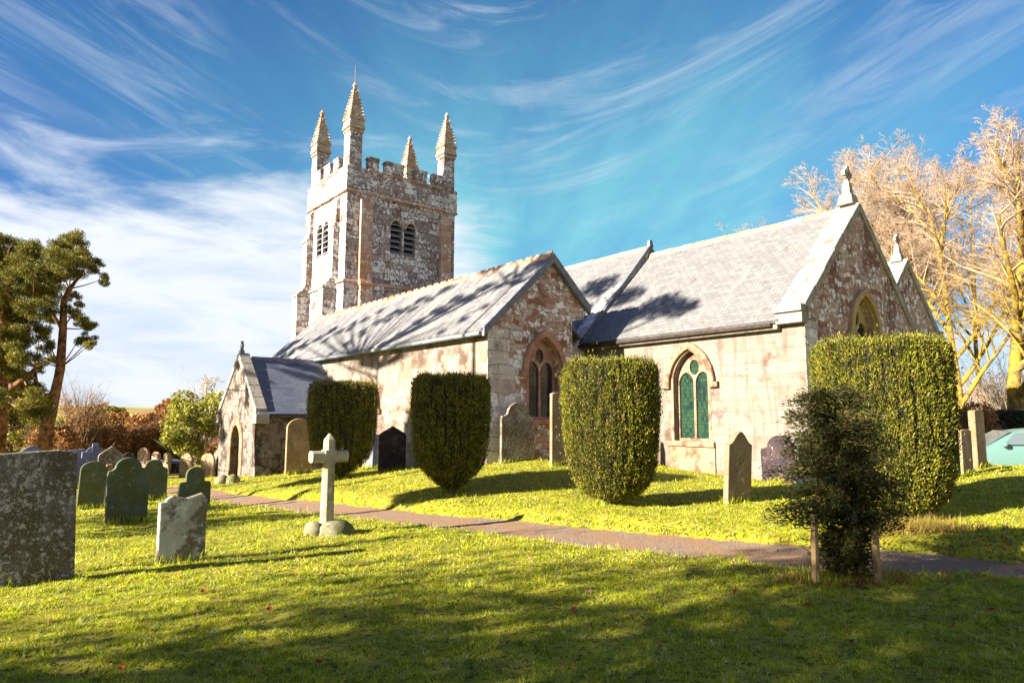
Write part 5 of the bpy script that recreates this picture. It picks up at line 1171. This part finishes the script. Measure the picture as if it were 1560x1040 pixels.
# ------------------------------------------------------------------ trees standing outside the photo to the south, whose shade falls on the yews, roofs and lawn
def shade_tree(name, label, loc, clumps, trunk_top, leaf, trunk_r=.25, size=.22, dens=300, extra=()):
    z = g1(loc[0], loc[1]); o = np.array([loc[0], loc[1], z]); r = empty(name, o); tag(r, label, 'tree', 'trees south of the churchyard')
    mb = MB(); mb.tube([(0, 0, -.3), (.05, .02, trunk_top*.5), (0, 0, trunk_top)], [trunk_r, trunk_r*.75, trunk_r*.3], 9); Cs = []; Ds = []
    for (x, y, zz, rad, *sq) in clumps:
        q = np.array([x, y, zz])-o; s = sq[0] if sq else .8
        h0 = np.array([0, 0, max(.5, min(trunk_top*.95, q[2]-.25*np.hypot(q[0], q[1])))]); mb.tube([h0, (h0+q)/2+[0, 0, -.1], q], [.08, .05, .02], 5)
        m_ = int(dens*rad*rad); dv = rng.normal(size=(m_, 3)); dv /= np.linalg.norm(dv, axis=1, keepdims=True)
        Cs.append(q+dv*rad*(rng.uniform(.0, 1, m_)**.45)[:, None]*[1, 1, s]); Ds.append(dv*.5+[0, 0, .3])
    mb.build('trunk', M['trunk_pine'], r, smooth=True)
    V, Fq = leaf_quads(np.concatenate(Cs), size, .4, np.concatenate(Ds), .6); np_mesh('crown', V, Fq, leaf, r)
    return r
def back(P, t): return np.array(P, float)+sdir*t
SH = math.hypot(sdir[0], sdir[1]); sh = np.array([-sdir[0], -sdir[1]])/SH; nq = np.array([sh[1], -sh[0]])    # shadow direction and its right-hand normal
def sq(s, q): return sh*s+nq*q
# A: low evergreen throwing shade on the two dark yews
y1 = np.array([-5.0, 20.4, 1.2]); y2 = np.array([-1.3, 14.9, 1.3])
a = back(y2, 14); b = back(y1, 15)
shade_tree('holly_tree', 'dense evergreen out of sight at the left, shading the yew by the aisle corner', (a[0], a[1]),
           [(a[0], a[1], a[2], 1.3, .95), (a[0], a[1], a[2]-.9, 1.05), (a[0], a[1], a[2]+.8, 1.1)], a[2]+.8, M['needle_dark'], .14, .2, 4600)
shade_tree('holly_tree', 'dense evergreen out of sight at the left, shading the yew by the porch', (b[0], b[1]),
           [(b[0], b[1], b[2], 1.5, .95), (b[0], b[1], b[2]-.9, 1.4), (b[0]+.3, b[1]-.5, b[2]+.4, 1.3), (b[0], b[1], b[2]+.9, 1.2)], b[2]+.8, M['needle_dark'], .14, .2, 4600)
# B: tall pines shading the roofs
cl = []
for P, t, rad in ((wor(-5.2, 1.0, 5.2), 25, 1.0), (wor(-6.3, .8, 5.0), 25.6, .8), (wor(-4.2, .8, 5.0), 24.6, .7), (wor(-7.2, 1.6, 5.9), 25.4, .9), (wor(-9, 2.0, 6.6), 25, 1.1), (wor(-9.3, 1.0, 5.6), 26, .9)): q = back(P, t); cl.append((q[0], q[1], q[2], rad, .55))
t0 = back(wor(-6.6, 1.0, 0), 25)
shade_tree('tall_pine', 'tall pine out of sight to the south whose high crown shades the chancel roof', (t0[0], t0[1]), cl, 14.2, M['needle_dark'], .16, .24, 620)
cl = []
for u, v, zz, t, rad in ((-8.6, -3.3, 5.9, 25, .42), (-9.6, -3.6, 5.5, 24, .5), (-10.8, -3.9, 5.3, 25, .45), (-12.5, -3.2, 6.0, 26, .5), (-13.8, -3.4, 5.7, 25.5, .55), (-15.2, -3.8, 5.4, 25, .5), (-17.0, -3.4, 5.7, 24.5, .55), (-18.6, -3.8, 5.3, 25, .5), (-8.2, -4.5, 4.6, 25.2, .4), (-11.8, -4.6, 4.5, 25, .35), (-7.3, -3.0, 6.1, 25.6, .4), (-16, -4.6, 4.5, 25, .35), (-20.5, -4.0, 5.2, 25, .6)):
    for j in range(3): q = back(wor(u+(j-1)*.6, v+(j-1)*.34, zz+(j-1)*.34), t+rng.normal(0, .5)); cl.append((q[0], q[1], q[2], rad*rng.uniform(.7, 1.1), .45))
t0 = back(wor(-13, -3.6, 0), 25)
shade_tree('tall_pine', 'tall open pine out of sight to the south whose branches streak the aisle roof', (t0[0], t0[1]), cl, 13.5, M['needle_dark'], .15, .24, 420)
# C: two big spreading evergreens behind the camera, shading the near lawn
cl = []
for i in range(150):
    zz = rng.uniform(1.8, 10.2); q_ = rng.uniform(-4.9-2.0*math.exp(-((zz-6.8)/1.7)**2), 1.5); s_ = rng.uniform(-15, -10); xy = sq(s_, q_); cl.append((xy[0], xy[1], zz, rng.uniform(.9, 1.5), .8))
xy = sq(-12, -2.6)
shade_tree('spreading_evergreen', 'big spreading evergreen behind the camera whose shade lies over the near lawn', (xy[0], xy[1]), cl, 7.5, M['needle_dark'], .4, .20, 172)
cl = []
for i in range(150):
    q_ = rng.uniform(0.5, 9); s_ = rng.uniform(-17, -11); zz = rng.uniform(1.2, 11.5); xy = sq(s_, q_); cl.append((xy[0], xy[1], zz, rng.uniform(1.0, 1.4), .7))
xy = sq(-14, 4.5)
shade_tree('spreading_evergreen', 'second spreading evergreen behind the camera, farther to the right', (xy[0], xy[1]), cl, 8, M['needle_dark'], .4, .20, 230)
# D: a slim bare tree whose trunk shadow crosses the lawn by the cross
xy = sq(-6.5, -9.1)
bare_tree('bare_sapling', 'slim bare tree out of sight at the left whose thin shadow crosses the lawn', 0, 0, 0, 6.0, .34, (M['bark'], M['twig_brown']), 9, trunk_r=.06, forks=(6, 4, 3), first=.55, loc=(xy[0], xy[1], 0), group='trees south of the churchyard')
# E: pines whose shade dapples the lawn round the left graves
cl = []
for s_, q_, zz, rad in ((-7, -12.4, 3.2, .8), (-8, -14.3, 3.6, .9), (-9, -13.2, 4.6, .9), (-7.5, -15.5, 3.0, .9), (-8, -11.4, 2.6, .5), (-10, -16.5, 4.4, 1.0)): xy = sq(s_, q_); cl.append((xy[0], xy[1], zz, rad, .5))
xy = sq(-8.5, -13.8)
shade_tree('holly_tree', 'low spreading evergreen out of sight left of the broad speckled headstone', (xy[0], xy[1]), cl, 4.5, M['needle_dark'], .12, .2, 520)

# rough grass left uncut round the feet of the stones and yews
def rough_grass():
    out = []
    for o in list(bpy.data.objects):
        nm = o.name.split('.')[0]
        if nm not in ('headstone', 'stone_cross', 'clipped_yew', 'young_yew', 'stake'): continue
        if o.location.y > 24: continue
        a = 0.45 if nm == 'headstone' else (0.35 if nm != 'stake' else 0.06); n = 260 if nm != 'stake' else 60
        if nm == 'headstone' and o.type == 'MESH': a = max(abs(v.co.y) for v in o.data.vertices) if max(abs(v.co.y) for v in o.data.vertices) > 0.2 else 0.5
        t = rng.uniform(-a*1.08, a*1.08, n); sd = rng.choice([-1, 1], n)*(0.05+np.abs(rng.normal(0, .035, n)))
        x = o.location.x+EV[0]*t+EU[0]*sd; y = o.location.y+EV[1]*t+EU[1]*sd; z = gh(x, y)+lump(x, y)-.01
        hh = rng.uniform(.04, .13, n)*(1+y/25); la = rng.uniform(0, 6.28, n); le = hh*rng.uniform(.1, .8, n); th = rng.uniform(0, 6.28, n); wd = .0035+.0003*y
        out.append(np.stack([np.c_[x-np.cos(th)*wd, y-np.sin(th)*wd, z], np.c_[x+np.cos(th)*wd, y+np.sin(th)*wd, z], np.c_[x+np.cos(la)*le, y+np.sin(la)*le, z+hh]], 1).reshape(-1, 3))
    V = np.concatenate(out)
    tag(np_mesh('rough_grass', V, np.arange(len(V)).reshape(-1, 3), M['grass']), 'longer uncut grass growing round the feet of the stones and yews', 'grass', kind='stuff')
rough_grass()
